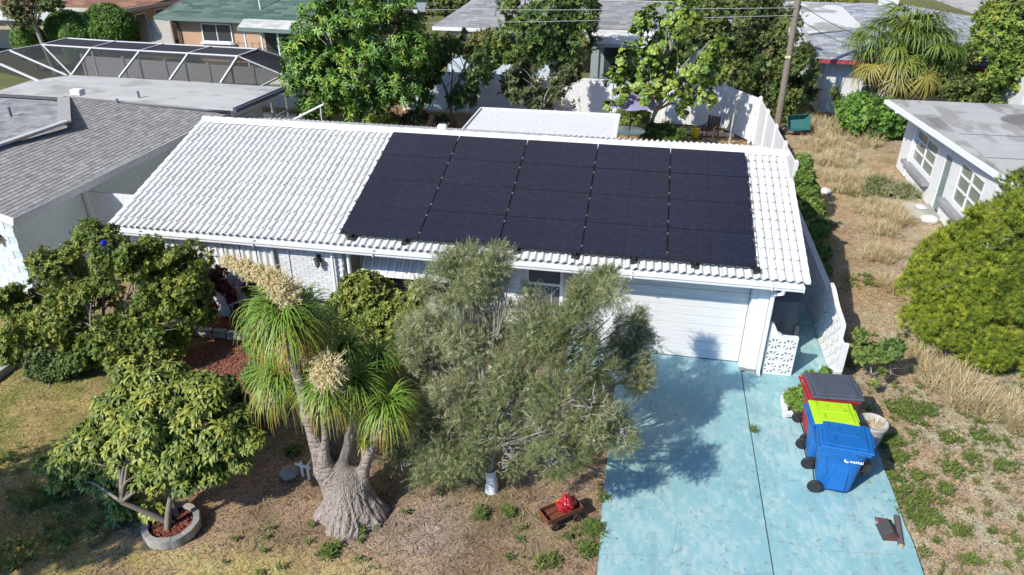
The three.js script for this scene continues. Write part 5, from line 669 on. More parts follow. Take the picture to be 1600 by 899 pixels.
// peach house
{
  const h = thing('house', 'peach house with green shingle roof behind the pool cage', 'house', [0, 0, 0]);
  part('wall', [box(-26.9, -14.8, 0, 2.5, -33, -26.6)], textured(0.66, 0.42, 0.27, 0.9), h);
  const r = new THREE.Group(); r.name = 'roof'; h.add(r);
  shingles(r, [[-27.8, 2.5, -26.0], [-14.4, 2.5, -26.0], [-14.4, 4.2, -32], [-26.2, 4.2, -32]], [1, 0, 0], [[0.10, 0.17, 0.14], [0.13, 0.2, 0.165], [0.08, 0.14, 0.115], [0.16, 0.22, 0.18]], { exp: 0.28, tab: [0.4, 0.9], sd: 5, lift: 0.02 });
  part('fascia', [beam([-27.8, 2.42, -25.97], [-14.4, 2.42, -25.97], 0.04, 0.2), beam([-27.8, 2.42, -26], [-26.2, 4.12, -32], 0.04, 0.2)], mat(0.16, 0.22, 0.19, 0.7), r);
  part('roof_pipe', [rod([-21.9, 2.8, -27.3], [-22.1, 4.4, -27.5], 0.04)], METALW, r);
  const y0 = 1.15, y1 = 2.12; windowOn(h, [[-25.3, y0, -26.58], [-23.5, y0, -26.58], [-23.5, y1, -26.58], [-25.3, y1, -26.58]], [0, 0, 1], SHADEGLASS, [['v', 0.5]]);
  part('window_sill', [box(-25.45, -23.35, 1.02, 1.12, -26.6, -26.4)], METALW, h);
  const aw = new THREE.Group(); aw.name = 'porch'; h.add(aw); part('porch_roof', slab([[-22.4, 2.55, -26.2], [-15, 2.55, -26.5], [-15, 2.4, -23.9], [-21.8, 2.4, -24.3]], 0.08), worn(0.7, 0.69, 0.66), aw); part('porch_fascia', [beam([-21.85, 2.3, -24.27], [-15, 2.3, -23.87], 0.04, 0.2), beam([-22.4, 2.45, -26.2], [-21.83, 2.3, -24.27], 0.04, 0.18)], mat(0.16, 0.22, 0.19, 0.7), aw);
  for (let i = 0; i < 5; i++) part('porch_post', [box(-21.6 + i * 0.95, -21.52 + i * 0.95, 0, 2.35, -24.5, -24.42)], METALW, aw);
  part('sliding_door', [box(-21.5, -17, 0.1, 2.2, -26.58, -26.55)], SHADEGLASS, h);
  for (let i = 0; i < 2; i++) part('trellis', [0, 1, 2, 3, 4].map((k) => beam([-23.6 + i * 1.3, 0.2 + k * 0.24, -26.3], [-22.5 + i * 1.3, 0.2 + k * 0.24, -26.3], 0.02, 0.02)).concat([0, 1, 2].map((k) => beam([-23.5 + i * 1.3 + k * 0.45, 0, -26.3], [-23.5 + i * 1.3 + k * 0.45, 1.3, -26.3], 0.02, 0.02))), mat(0.1, 0.06, 0.05, 0.7), h);
  part('downpipe', [rod([-27.0, 2.35, -26.2], [-26.75, 2.1, -26.5], 0.05), rod([-26.75, 2.1, -26.5], [-26.75, 0.1, -26.5], 0.05)], mat(0.09, 0.06, 0.05, 0.6), h);
}
// beige house with red roof
{
  const h = thing('house', 'beige house with rusty red roof at the upper left corner', 'house', [0, 0, 0]);
  part('wall', [box(-44, -30.9, 0, 2.6, -38, -27.6)], textured(0.55, 0.45, 0.34, 0.9), h);
  const r = new THREE.Group(); r.name = 'roof'; h.add(r);
  shingles(r, [[-46, 2.7, -26.4], [-30.3, 2.7, -26.8], [-29, 2.7, -33], [-31, 3.9, -37], [-46, 3.9, -37]], [1, 0, 0], [[0.30, 0.15, 0.10], [0.35, 0.18, 0.12], [0.26, 0.13, 0.09], [0.4, 0.22, 0.15]], { exp: 0.3, tab: [0.4, 0.9], sd: 6, lift: 0.02 });
  part('fascia', [beam([-30.25, 2.6, -26.8], [-28.95, 2.6, -33], 0.05, 0.2), beam([-46, 2.6, -26.4], [-30.3, 2.6, -26.8], 0.05, 0.2)], textured(0.6, 0.55, 0.46, 0.7), r);
  part('patio_roof', slab([[-46, 2.45, -26.2], [-33.2, 2.45, -26.6], [-32.2, 2.3, -25.0], [-46, 2.3, -24.2]], 0.1), worn(0.8, 0.8, 0.8), h);
  for (const z of [-28.6, -30.6]) windowOn(h, [[-30.88, 1.1, z], [-30.88, 1.1, z - 1], [-30.88, 2.1, z - 1], [-30.88, 2.1, z]], [1, 0, 0]);
  part('roof_turbine', [new THREE.SphereGeometry(0.28, 12, 8).translate(-33.6, 3.35, -30.6), cyl(0.16, 0.16, 0.3).translate(-33.6, 2.95, -30.6)], mat(0.7, 0.7, 0.72, 0.4), r);
}
// far grey houses
{
  const h = thing('house', 'pale blue house with grey roof behind the mango and broad tree', 'house', [0, 0, 0]);
  part('wall', [box(-10.9, -5.2, 0, 2.5, -31, -26.6)], textured(0.62, 0.7, 0.78, 0.9), h); const r = new THREE.Group(); r.name = 'roof'; h.add(r);
  shingles(r, [[-11.5, 2.5, -26.0], [-4.6, 2.5, -26.0], [-4.6, 4.0, -31.5], [-9.2, 4.0, -31.5]], [1, 0, 0], GREYT, { exp: 0.28, tab: [0.35, 0.8], sd: 7, lift: 0.02 });
  shingles(r, [[-11.5, 2.5, -26.0], [-9.2, 4.0, -31.5], [-11.5, 2.5, -36]], [0, 0, 1], GREYT, { exp: 0.28, tab: [0.35, 0.8], sd: 8, lift: 0.02 });
  part('fascia', [beam([-11.5, 2.42, -25.97], [-4.6, 2.42, -25.97], 0.04, 0.18)], METALW, r);
  windowOn(h, [[-8.6, 0.9, -26.58], [-6.6, 0.9, -26.58], [-6.6, 2.1, -26.58], [-8.6, 2.1, -26.58]], [0, 0, 1], SHADEGLASS, [['v', 0.5]]);
}
{
  const h = thing('house', 'grey roofed house with a white porch roof behind the fence', 'house', [0, 0, 0]);
  part('wall', [box(-3.0, 3.6, 0, 2.7, -30, -26.5)], textured(0.35, 0.4, 0.42, 0.9), h); const r = new THREE.Group(); r.name = 'roof'; h.add(r);
  shingles(r, [[-4.2, 2.7, -26.0], [4.2, 2.7, -26.0], [4.2, 3.5, -30.2], [-4.2, 3.5, -30.2]], [1, 0, 0], GREYT, { exp: 0.28, tab: [0.35, 0.8], sd: 9, lift: 0.02 });
  part('ridge_cap', [beam([-4.2, 3.54, -30.2], [4.2, 3.54, -30.2], 0.2, 0.05)], textured(0.5, 0.48, 0.46, 0.9), r);
  part('porch_roof', slab([[-3.4, 2.66, -26.0], [2.2, 2.66, -26.2], [1.8, 2.5, -23.3], [-2.7, 2.5, -23.0]], 0.16), worn(0.84, 0.84, 0.83), h);
  for (const x of [-2.4, -0.8, 1.4]) part('porch_post', [box(x, x + 0.1, 0, 2.4, -23.4, -23.3)], METALW, h);
  part('dark_opening', [box(-2.3, 1.5, 0.2, 2.3, -26.48, -26.44)], SHADEGLASS, h);
}
{
  const h = thing('house', 'white house with pale grey shingle roof and red fascia by the pole', 'house', [0, 0, 0]);
  part('wall', [box(7.9, 17.6, 0, 2.5, -33, -22.0)], textured(0.8, 0.8, 0.8, 0.9), h); const r = new THREE.Group(); r.name = 'roof'; h.add(r);
  const T2 = [[0.44, 0.46, 0.5], [0.36, 0.38, 0.42], [0.52, 0.53, 0.57], [0.3, 0.32, 0.36]];
  shingles(r, [[7.4, 2.5, -21.4], [17.5, 2.5, -21.2], [13.2, 3.6, -31.5], [7.1, 3.6, -31.5]], [1, 0, 0], T2, { exp: 0.26, tab: [0.35, 0.8], sd: 10, lift: 0.02 });
  shingles(r, [[17.5, 2.5, -21.2], [19.4, 2.5, -34.4], [13.2, 3.6, -31.5]], [0, 0, 1], T2, { exp: 0.26, tab: [0.35, 0.8], sd: 11, lift: 0.02 });
  part('flat_panel', slab([[7.45, 3.0, -24.9], [10.25, 3.14, -26.4], [9.9, 3.62, -30.8], [7.5, 3.6, -30.6]], 0.06), mat(1, 1, 1, 0.9, { map: flatStain(6, 12, -32, -24, (x, z) => { const k = 0.62 - 0.3 * sstep(fbm(x * 0.7, z * 1.2, 0, 17, 4), 0.48, 0.62); return [k, k, k * 0.97]; }) }), r);
  part('fascia', [beam([7.4, 2.42, -21.37], [17.5, 2.42, -21.17], 0.05, 0.16)], mat(0.4, 0.06, 0.08, 0.7), r); part('fascia', [beam([7.38, 2.42, -21.4], [7.1, 3.5, -31.5], 0.05, 0.14)], METALW, r);
  windowOn(h, [[9.6, 0.9, -21.98], [10.8, 0.9, -21.98], [10.8, 2.2, -21.98], [9.6, 2.2, -21.98]], [0, 0, 1], SHADEGLASS, [['h', 0.33], ['h', 0.66]]);
  part('chimney', [rbox(12.0, 12.9, 3.2, 4.0, -31.4, -30.8, 0.02)], WHITE, r);
}
// flat roofed house at the right
{
  const h = thing('house', 'white house with stained flat roof at the right', 'house', [0, 0, 0]);
  const x = 9.5, wz = (n, y0, y1, z0, z1) => part(n, [box(x, x + 0.2, y0, y1, z0, z1)], WHITE, h);
  wz('wall', 0, 2.4, -14.6, -13.32); wz('wall', 0, 0.72, -13.32, -11.12); wz('wall', 1.85, 2.4, -13.32, -11.12); wz('wall', 0, 2.4, -11.12, -10.38); wz('wall', 1.9, 2.4, -10.38, -9.82); wz('wall', 0, 2.4, -9.82, -9.14); wz('wall', 0, 0.8, -9.14, -7.28); wz('wall', 2.06, 2.4, -9.14, -7.28); wz('wall', 0, 2.4, -7.28, -6.6);
  part('front_wall', [box(x + 0.2, 20, 0, 2.4, -6.8, -6.6)], WHITE, h); part('rear_wall', [box(x + 0.2, 20, 0, 2.4, -14.6, -14.4)], WHITE, h);
  const gl = new THREE.MeshPhysicalMaterial({ color: new THREE.Color(0.22, 0.25, 0.2), roughness: 0.12, side: THREE.DoubleSide });
  windowOn(h, [[x + 0.06, 0.76, -11.14], [x + 0.06, 0.76, -13.3], [x + 0.06, 1.85, -13.3], [x + 0.06, 1.85, -11.14]], [-1, 0, 0], gl, [['v', 0.5], ['h', 0.36], ['h', 0.7]]);
  windowOn(h, [[x + 0.06, 0.84, -7.3], [x + 0.06, 0.84, -9.12], [x + 0.06, 2.06, -9.12], [x + 0.06, 2.06, -7.3]], [-1, 0, 0], gl, [['v', 0.5], ['h', 0.36], ['h', 0.7]]);
  const sill = worn(0.35, 0.35, 0.36); part('window_sill', [box(x - 0.22, x, 0.52, 0.64, -13.6, -11.05)], sill, h); part('window_sill', [box(x - 0.22, x, 0.6, 0.72, -9.6, -7.3)], sill, h);
  const d = new THREE.Group(); d.name = 'door'; h.add(d); for (let i = 0; i < 15; i++) part('louver', [box(x + 0.03, x + 0.06, 0.12 + i * 0.118, 0.225 + i * 0.118, -10.36, -9.84).rotateZ(0)], new THREE.MeshPhysicalMaterial({ color: new THREE.Color(0.2, 0.28, 0.27), roughness: 0.2 }), d);
  part('doorstep', [box(x - 0.9, x, -0.02, 0.1, -10.6, -9.5)], worn(0.5, 0.47, 0.42), h);
  const roofM = mat(1, 1, 1, 0.9, { map: flatStain(8, 21, -15, -5, (X, Z) => { const n = fbm(X * 0.8, Z * 0.5, 0, 501, 5), m = fbm(X * 4, Z * 4, 0, 503, 4), st = fbm(X * 1.4 + 5, Z * 0.7, 0, 507, 4); let k = 0.33 + 0.14 * n + 0.08 * m; k -= 0.14 * sstep(st, 0.55, 0.68); const e = Math.hypot((X - 14.2) / 3.1, (Z + 12.1) / 1.15) + (n - 0.5) * 0.7; k = lerp(k, 0.15 + 0.06 * m, 1 - sstep(e, 0.86, 0.95)); if (Math.abs(X - 8.9 + 0.1 * Z * 0 - 0.3) < 0.35 && st > 0.42) k *= 0.72; return [k, k * 0.985, k * 0.97]; }) });
  const R0 = [8.54, 2.58, -14.25], R1 = [9.58, 2.58, -5.77];
  const rf = new THREE.Group(); rf.name = 'roof'; h.add(rf); part('membrane', slab([R0, R1, [21, 2.6, R1[2] - 0.2], [21, 2.6, R0[2] - 0.2]], 0.06), roofM, rf);
  for (const zz of [-7.9, -10.2]) part('membrane_seam', [beam([9.6, 2.592, zz], [20.8, 2.612, zz - 0.1], 0.03, 0.012)], mat(0.2, 0.2, 0.2, 0.9), rf); for (const xx of [11.8, 13.4, 15.6]) part('membrane_seam', [beam([xx, 2.598, -6.3], [xx, 2.602, -11.8], 0.025, 0.012)], mat(0.22, 0.22, 0.22, 0.9), rf);
  part('eave_gutter', [beam([R0[0] - 0.05, 2.5, R0[2]], [R1[0] - 0.05, 2.5, R1[2]], 0.14, 0.13)], METALW, rf); part('fascia', [beam([R0[0] + 0.06, 2.42, R0[2]], [R1[0] + 0.06, 2.42, R1[2]], 0.05, 0.2), beam([R1[0], 2.46, R1[2] + 0.02], [21, 2.46, R1[2] - 0.18], 0.05, 0.16)], mat(0.6, 0.66, 0.72, 0.5), rf);
  part('soffit', [slab([[R0[0] + 0.1, 2.4, R0[2]], [R1[0] + 0.1, 2.4, R1[2] - 0.05], [x + 0.1, 2.4, R1[2] - 0.05], [x + 0.1, 2.4, R0[2]]], 0.02)], WHITE2, rf);
  part('gutter_outlet', [rod([R0[0] + 0.0, 2.44, R0[2] + 1.2], [x - 0.05, 2.15, R0[2] + 0.9], 0.05), rod([x - 0.05, 2.15, R0[2] + 0.9], [x - 0.05, 0.1, R0[2] + 0.9], 0.045)], METALW, rf);
}
{
  const h = thing('house', 'house with white tile roof beyond the stained flat roof', 'house', [0, 0, 0]), r = new THREE.Group(); r.name = 'roof'; h.add(r); part('wall', [box(15.2, 24, 0, 2.4, -24, -19.3)], WHITE, h);
  shingles(r, [[14.6, 2.5, -18.2], [24, 2.5, -18.2], [24, 3.4, -21.6], [16.6, 3.4, -21.6]], [1, 0, 0], [[0.7, 0.68, 0.64], [0.62, 0.6, 0.56], [0.75, 0.74, 0.71]], { exp: 0.32, tab: [0.3, 0.34], sd: 12, lift: 0.05 });
}
// street and far car
struct('street', slab([[25.4, 0.01, -68], [25.9, 0.01, -59], [26.4, 0.01, -53], [60, 0.01, -49], [80, 0.01, -80], [40, 0.01, -90]], 0.1), worn(0.5, 0.47, 0.46));
struct('kerb', [beam([25.3, 0.06, -68], [25.8, 0.06, -59], 0.2, 0.14), beam([25.8, 0.06, -59], [26.3, 0.06, -53], 0.2, 0.14)], worn(0.5, 0.5, 0.48));
{
  const c = thing('parked_car', 'small pale blue car parked beyond the mango tree', 'car', [-17.2, 0, -46.5], 0.2);
  part('body', [extrude([[-2.1, 0.3], [2.1, 0.3], [2.15, 0.75], [1.6, 0.92], [0.9, 0.98], [0.3, 1.42], [-1.2, 1.44], [-1.8, 1.0], [-2.15, 0.9]], 1.6, { bevelEnabled: true, bevelSize: 0.06, bevelThickness: 0.08, bevelSegments: 2 }).translate(0, 0, -0.8)], mat(0.5, 0.58, 0.68, 0.25, { metalness: 0.3 }), c);
  part('windshield', [slab([[0.36, 1.38, -0.7], [0.92, 1.02, -0.75], [0.92, 1.02, 0.75], [0.36, 1.38, 0.7]], 0.02, [1, 1, 0]).translate(0.05, 0.07, 0)], SHADEGLASS, c);
  for (const z of [-0.9, 0.9]) part('side_window', [slab([[-1.5, 1.02, z], [0.7, 1.02, z], [0.25, 1.36, z], [-1.15, 1.36, z]], 0.02, [0, 0, Math.sign(z)])], SHADEGLASS, c);
  for (const x of [-1.3, 1.35]) for (const z of [-0.78, 0.78]) { const w = part('wheel', [new THREE.CylinderGeometry(0.32, 0.32, 0.2, 16).rotateX(Math.PI / 2).translate(x, 0.32, z)], mat(0.02, 0.02, 0.02, 0.8), c); part('rim', [new THREE.CylinderGeometry(0.18, 0.18, 0.22, 12).rotateX(Math.PI / 2).translate(x, 0.32, z)], METALW, w); }
  for (const z of [-0.6, 0.6]) part('headlight', [rbox(2.1, 2.2, 0.62, 0.75, z - 0.15, z + 0.15, 0.02)], mat(0.8, 0.8, 0.8, 0.1), c);
}
// utility pole and its wires
{
  const b = [5.63, 0, -18.28], t = thing('utility_pole', 'weathered wooden utility pole behind the white fence', 'utility pole', [b[0], 0, b[2]]), top = [-0.12, 9.2, 0.1];
  part('pole', [tube([[0, -0.1, 0], [-0.05, 4.5, 0.04], top], [0.14, 0.125, 0.1], 12, 0.06)], textured(0.27, 0.22, 0.17, 0.95, { bumpScale: 0.02 }), t);
  part('crossarm', [beam([-1.1, 8.5, 0.1], [0.9, 8.5, 0.1], 0.09, 0.11)], textured(0.3, 0.24, 0.19, 0.95), t); for (const x of [-1, -0.4, 0.7]) part('insulator', [lathe([[0, 0], [0.05, 0], [0.03, 0.05], [0.055, 0.09], [0, 0.14]], 10).translate(x, 8.56, 0.1)], mat(0.3, 0.35, 0.35, 0.2), t);
  part('tag', [rbox(-0.2, 0.02, 3.1, 3.2, 0.12, 0.17, 0.01)], mat(0.7, 0.6, 0.35, 0.7), t);
  const wire = (a, c, sag, l) => single('power_line', tube([a, [(a[0] + c[0]) / 2, (a[1] + c[1]) / 2 - sag, (a[2] + c[2]) / 2], c], [0.013, 0.013], 5), mat(0.32, 0.33, 0.34, 0.6), l, 'wire', 'overhead wires'); const px = b[0], pz = b[2];
  const W = (y) => [px - 0.08, y, pz + 0.15];
  const w1 = [5.45, 5.04, -18.3], w2 = [5.4, 4.76, -18.3], e1 = [-14.51, 4.33, -18.6], e2 = [-14.59, 3.68, -18.6], e0 = [-14.44, 4.92, -18.6];
  wire(W(w1[1]), e1, 0.06, 'middle of the three overhead wires running left from the pole'); wire(W(w2[1]), e2, 0.06, 'lowest of the three overhead wires running left from the pole'); wire(W(w1[1] + 0.45), e0, 0.06, 'highest of the three overhead wires running left from the pole');
  wire(W(4.7), [9.6, 2.75, -22.6], 0.15, 'service wire from the pole down to the grey roof'); wire(W(5.2), [10.4, 2.9, -24.0], 0.15, 'upper service wire from the pole to the grey roof');
}

// ---------- things around the house ----------
// breeze blocks: square frame with an eight-spoked star
const blockGeo = (() => { const S = 0.3, h = S / 2, sh = new THREE.Shape([[-h, -h], [h, -h], [h, h], [-h, h]].map(([x, y]) => new THREE.Vector2(x, y))); for (let i = 0; i < 8; i++) { const a0 = (i + 0.16) * Math.PI / 4, a1 = (i + 0.84) * Math.PI / 4, lim = (a) => (h - 0.028) / Math.max(Math.abs(Math.cos(a)), Math.abs(Math.sin(a))), r0 = 0.032, am = (a0 + a1) / 2; sh.holes.push(new THREE.Path([[Math.cos(am) * r0, Math.sin(am) * r0], [Math.cos(a0) * lim(a0), Math.sin(a0) * lim(a0)], [Math.cos(a1) * lim(a1), Math.sin(a1) * lim(a1)]].map(([x, y]) => new THREE.Vector2(x, y)))); } return fin(new THREE.ExtrudeGeometry(sh, { depth: 0.09, bevelEnabled: true, bevelSize: 0.003, bevelThickness: 0.003, bevelSegments: 1 }).translate(0, 0, -0.045)); })();
const blockM = [textured(0.85, 0.85, 0.84, 0.85), textured(0.8, 0.8, 0.79, 0.85), textured(0.83, 0.825, 0.81, 0.85)];
const scroll = (w, h0, h1, inv) => { const P = [[0, 0], [w, 0]]; const N = 10; for (let i = 0; i <= N; i++) { const t = i / N, u = inv ? 1 - t : t; P.push([w * (1 - t), lerp(h1, h0, 0.5 - 0.5 * Math.cos(u * Math.PI) + 0.09 * Math.sin(u * Math.PI * 3))]); } return extrude(P, 0.09).translate(0, 0, -0.045); };
{
  const w = thing('breeze_block_screen', 'short white breeze block screen joined to the garage corner', 'block wall', [2.96, 0.035, 0.25]);
  for (let r = 0; r < 3; r++) for (let c = 0; c < 2; c++) { const o = part('breeze_block', blockGeo, blockM[(r + c) % 3], w); o.position.set(0.155 + c * 0.303, 0.15 + r * 0.303, 0); }
  part('scroll_block', [scroll(0.3, 0.33, 0.04, false).translate(0.005, 0.91, 0), box(0.305, 0.61, 0.909, 0.95, -0.05, 0.05)], blockM[0], w);
  const v = thing('breeze_block_wall', 'long white breeze block wall along the side path', 'block wall', [4.46, 0.02, 0.35]); 
  for (let r = 0; r < 4; r++) for (let c = 0; c < 23; c++) { if (r > 2 && c < 1) continue; if (r > 0 && c < 0) continue; const o = part('breeze_block', blockGeo, blockM[(r * 7 + c) % 3], v); o.rotation.y = Math.PI / 2; o.position.set(0, 0.15 + r * 0.303, -0.16 - c * 0.303); }
  part('cap', [box(-0.07, 0.07, 1.213, 1.26, -7.0, -1.9)], blockM[1], v); part('scroll_block', [scroll(1.5, 0.22, 0.03, false).rotateY(-Math.PI / 2).translate(0, 1.212, -1.85)], blockM[0], v);
  const o = part('breeze_block', blockGeo, blockM[0], v); o.position.set(-0.2, 0.15, 0.02); part('cap', [box(-0.37, 0.06, 0.304, 0.34, -0.05, 0.09)], blockM[1], v);
  part('pilaster', [box(-0.06, 0.08, 0, 1.0, 0.0, 0.06)], blockM[2], v);
}
// covered grill
{
  const t = thing('covered_grill', 'grill under a grey fabric cover beside the garage', 'grill', [3.5, 0.035, -1.75]); const N = 44, H = 14, P = [], I = [];
  for (let j = 0; j <= H; j++) for (let i = 0; i <= N; i++) { const a = (i / N) * 6.2832, q = j / H, c = Math.cos(a), s = Math.sin(a), k = Math.pow(Math.abs(c) ** 5 + Math.abs(s) ** 5, -0.2), fl = 1 + 0.05 * (1 - q) * Math.sin(a * 9 + 2 * vnoise(i * 0.4, j * 0.3, 0, 3)) + 0.03 * (1 - q); P.push(c * k * 0.36 * fl, q * 1.08 + (q > 0.95 ? 0.03 * Math.cos(a * 2) : 0), s * k * 0.62 * fl); }
  for (let j = 0; j < H; j++) for (let i = 0; i < N; i++) { const a = j * (N + 1) + i; I.push(a, a + N + 1, a + 1, a + 1, a + N + 1, a + N + 2); } const b = H * (N + 1), ci = P.length / 3; P.push(0, 1.15, 0); for (let i = 0; i < N; i++) I.push(b + i, ci, b + i + 1);
  const g = new THREE.BufferGeometry().setAttribute('position', new THREE.Float32BufferAttribute(P, 3)); g.setIndex(I); g.computeVertexNormals(); part('cover', [g], textured(0.2, 0.21, 0.23, 0.9), t);
  part('hem', [box(0.3, 0.4, 0.02, 0.42, 0.45, 0.63)], textured(0.42, 0.38, 0.38, 0.9), t); for (const z of [-0.5, 0.5]) part('leg', [rod([0.2, 0, z], [0.2, 0.3, z], 0.025)], DARK, t);
}
// wheeled bins: hinge and wheels on the -x side
function bin(label, pos, turn, body, lid, w = 0.62, d = 0.74, h = 1.0, group) {
  const t = thing('wheeled_bin', label, 'trash bin', pos, turn), N = 28, rows = [[0, 0.74], [0.06, 0.78], [0.5, 0.87], [0.76, 0.93], [0.78, 1.0], [0.98, 1.02], [1, 1.05]], P = [], I = [];
  const loop = (a, s, hx) => { const c = Math.cos(a), n = Math.sin(a), k = Math.pow(Math.abs(c) ** 7 + Math.abs(n) ** 7, -1 / 7); return [c * k * d * 0.5 * s, n * k * w * 0.5 * s]; };
  rows.forEach(([q, s]) => { for (let i = 0; i <= N; i++) { const [x, z] = loop((i / N) * 6.2832, s); P.push(x + (1 - s) * 0.1 - (x > 0 ? (1 - q) * 0.05 : 0), q * h * 0.93 + 0.05, z); } });
  for (let j = 0; j < rows.length - 1; j++) for (let i = 0; i < N; i++) { const a = j * (N + 1) + i; I.push(a, a + N + 1, a + 1, a + 1, a + N + 1, a + N + 2); } const c0 = P.length / 3; P.push(0, 0.05, 0); for (let i = 0; i < N; i++) I.push(i, i + 1, c0);
  const g = new THREE.BufferGeometry().setAttribute('position', new THREE.Float32BufferAttribute(P, 3)); g.setIndex(I); g.computeVertexNormals(); part('body', [g, rbox(-0.12, 0.16, 0.12, 0.72 * h, w * 0.41, w * 0.455, 0.02), rbox(-0.12, 0.16, 0.12, 0.72 * h, -w * 0.455, -w * 0.41, 0.02)], body, t);
  part('rim', [rbox(-d * 0.54, d * 0.54, 0.93 * h, 0.98 * h, -w * 0.54, w * 0.54, 0.02)], body, t);
  const L = part('lid', [rbox(-d * 0.5, d * 0.58, 0.985 * h, 1.035 * h, -w * 0.57, w * 0.57, 0.025), rbox(-d * 0.42, d * 0.46, 1.03 * h, 1.06 * h, -w * 0.48, w * 0.48, 0.02)], lid, t); part('lid_rib', [rbox(-d * 0.3, d * 0.36, 1.055 * h, 1.068 * h, -0.018, 0.018, 0.005)], lid, L); part('lid_grip', [rbox(d * 0.5, d * 0.62, 0.99 * h, 1.02 * h, -0.16, 0.16, 0.012)], lid, L);
  part('handle', [rod([-d * 0.6, 0.97 * h, -w * 0.46], [-d * 0.6, 0.97 * h, w * 0.46], 0.018), rod([-d * 0.48, 0.95 * h, -w * 0.42], [-d * 0.6, 0.97 * h, -w * 0.42], 0.018), rod([-d * 0.48, 0.95 * h, w * 0.42], [-d * 0.6, 0.97 * h, w * 0.42], 0.018)], body, t);
  for (const z of [-w * 0.47, w * 0.47]) { const wh = part('wheel', [new THREE.TorusGeometry(0.1, 0.032, 8, 20).translate(-d * 0.4, 0.13, z)], mat(0.018, 0.018, 0.02, 0.7), t); part('hub', [new THREE.CylinderGeometry(0.085, 0.085, 0.05, 16).rotateX(Math.PI / 2).translate(-d * 0.4, 0.13, z), ...[0, 1, 2, 3, 4, 5].map((k) => rbox(-0.008, 0.008, 0.015, 0.085, -0.034, 0.034, 0.003).rotateZ(k * 1.047).translate(-d * 0.4, 0.13, z))], mat(0.03, 0.03, 0.034, 0.5), wh); }
  part('axle', [rod([-d * 0.4, 0.13, -w * 0.45], [-d * 0.4, 0.13, w * 0.45], 0.012)], DARK, t); return t;
}
const plastic = (r, g, b) => new THREE.MeshPhysicalMaterial({ color: new THREE.Color().setRGB(r, g, b), roughness: 0.48, map: dataTex(256, (u, v) => grey(clamp(0.8 + 0.2 * fbm(u * 8, v * 20, 0, 5, 4) - 0.25 * sstep(fbm(u * 30, v * 6, 0, 55, 4), 0.6, 0.75), 0, 1)), 1), side: THREE.DoubleSide });
const BLUE = plastic(0.01, 0.15, 0.47), LIME = plastic(0.48, 0.78, 0.02), RED = plastic(0.42, 0.02, 0.03), SLATE = plastic(0.09, 0.1, 0.13);
{
  const b = bin('bright blue wheeled bin with a white logo, nearest of the three', [3.78, 0.035, 3.58], -0.1, BLUE, BLUE, 0.66, 0.78, 1.04);
  const lg = new THREE.Group(); lg.name = 'logo'; b.add(lg); lg.position.set(0.07, 0.82, 0.329); lg.rotation.set(-0.05, 0, 0); const lw = mat(0.85, 0.86, 0.88, 0.5);
  part('swirl', [new THREE.TorusGeometry(0.036, 0.013, 6, 20, 4.9).rotateZ(0.7).scale(1, 1, 0.3), new THREE.TorusGeometry(0.016, 0.007, 5, 14, 4).scale(1, 1, 0.3)], lw, lg); part('lettering', new TextGeometry('oastal', { font, size: 0.052, depth: 0.004, curveSegments: 3 }).translate(0.045, -0.03, -0.002), lw, lg);
  bin('blue wheeled bin with a lime green lid between two others', [3.7, 0.035, 2.98], 0.02, BLUE, LIME, 0.58, 0.7, 1.06);
  bin('dark red wheeled bin with a slate lid, tallest and farthest', [3.82, 0.035, 2.22], 0.06, RED, SLATE, 0.7, 0.84, 1.12);
}
{ // potted dead plant
  const t = thing('plant_pot', 'tall pale grey pot with dry stems behind the bins', 'flower pot', [4.66, 0.0, 2.35]); part('pot', [lathe([[0, 0], [0.17, 0], [0.18, 0.03], [0.25, 0.5], [0.27, 0.5], [0.275, 0.57], [0.25, 0.57], [0.24, 0.5], [0, 0.48]], 28)], textured(0.5, 0.49, 0.46, 0.85), t); seed(6);
  const G = []; for (let i = 0; i < 90; i++) { const a = rr(0, 6.28), q = rr(0, 0.2); G.push(leaf(rr(0.12, 0.3), 0.012, rr(0.3, 1.6), 3, 0.1, a, rr(0.3, 1.4), [Math.cos(a) * q * 0.5, 0.48, Math.sin(a) * q * 0.5])); } part('dry_stems', noUv(G), leafMat(0.6, 0.5, 0.34, { roughness: 0.9 }), t).userData.kind = 'stuff';
}
{ // bed edging
  const t = thing('planting_bed', 'small bed edged with white bricks beside the red bin', 'garden bed', [0, 0, 0]); part('soil', [slab([[3.3, 0.05, 1.22], [3.3, 0.05, 1.75], [3.62, 0.05, 1.78], [3.9, 0.05, 1.15], [3.5, 0.05, 1.12]], 0.08)], mat(0.09, 0.06, 0.04, 0.95), t); seed(8);
  for (const [x, z, a] of [[3.27, 1.3, 1.57], [3.27, 1.52, 1.57], [3.3, 1.74, 0.4], [3.5, 1.8, 0.05], [3.36, 1.14, -0.4]]) { const o = part('brick', rbox(-0.1, 0.1, 0, 0.1, -0.045, 0.045, 0.008), blockM[1], t); o.position.set(x, 0.03, z); o.rotation.y = a + rr(-0.1, 0.1); }
}
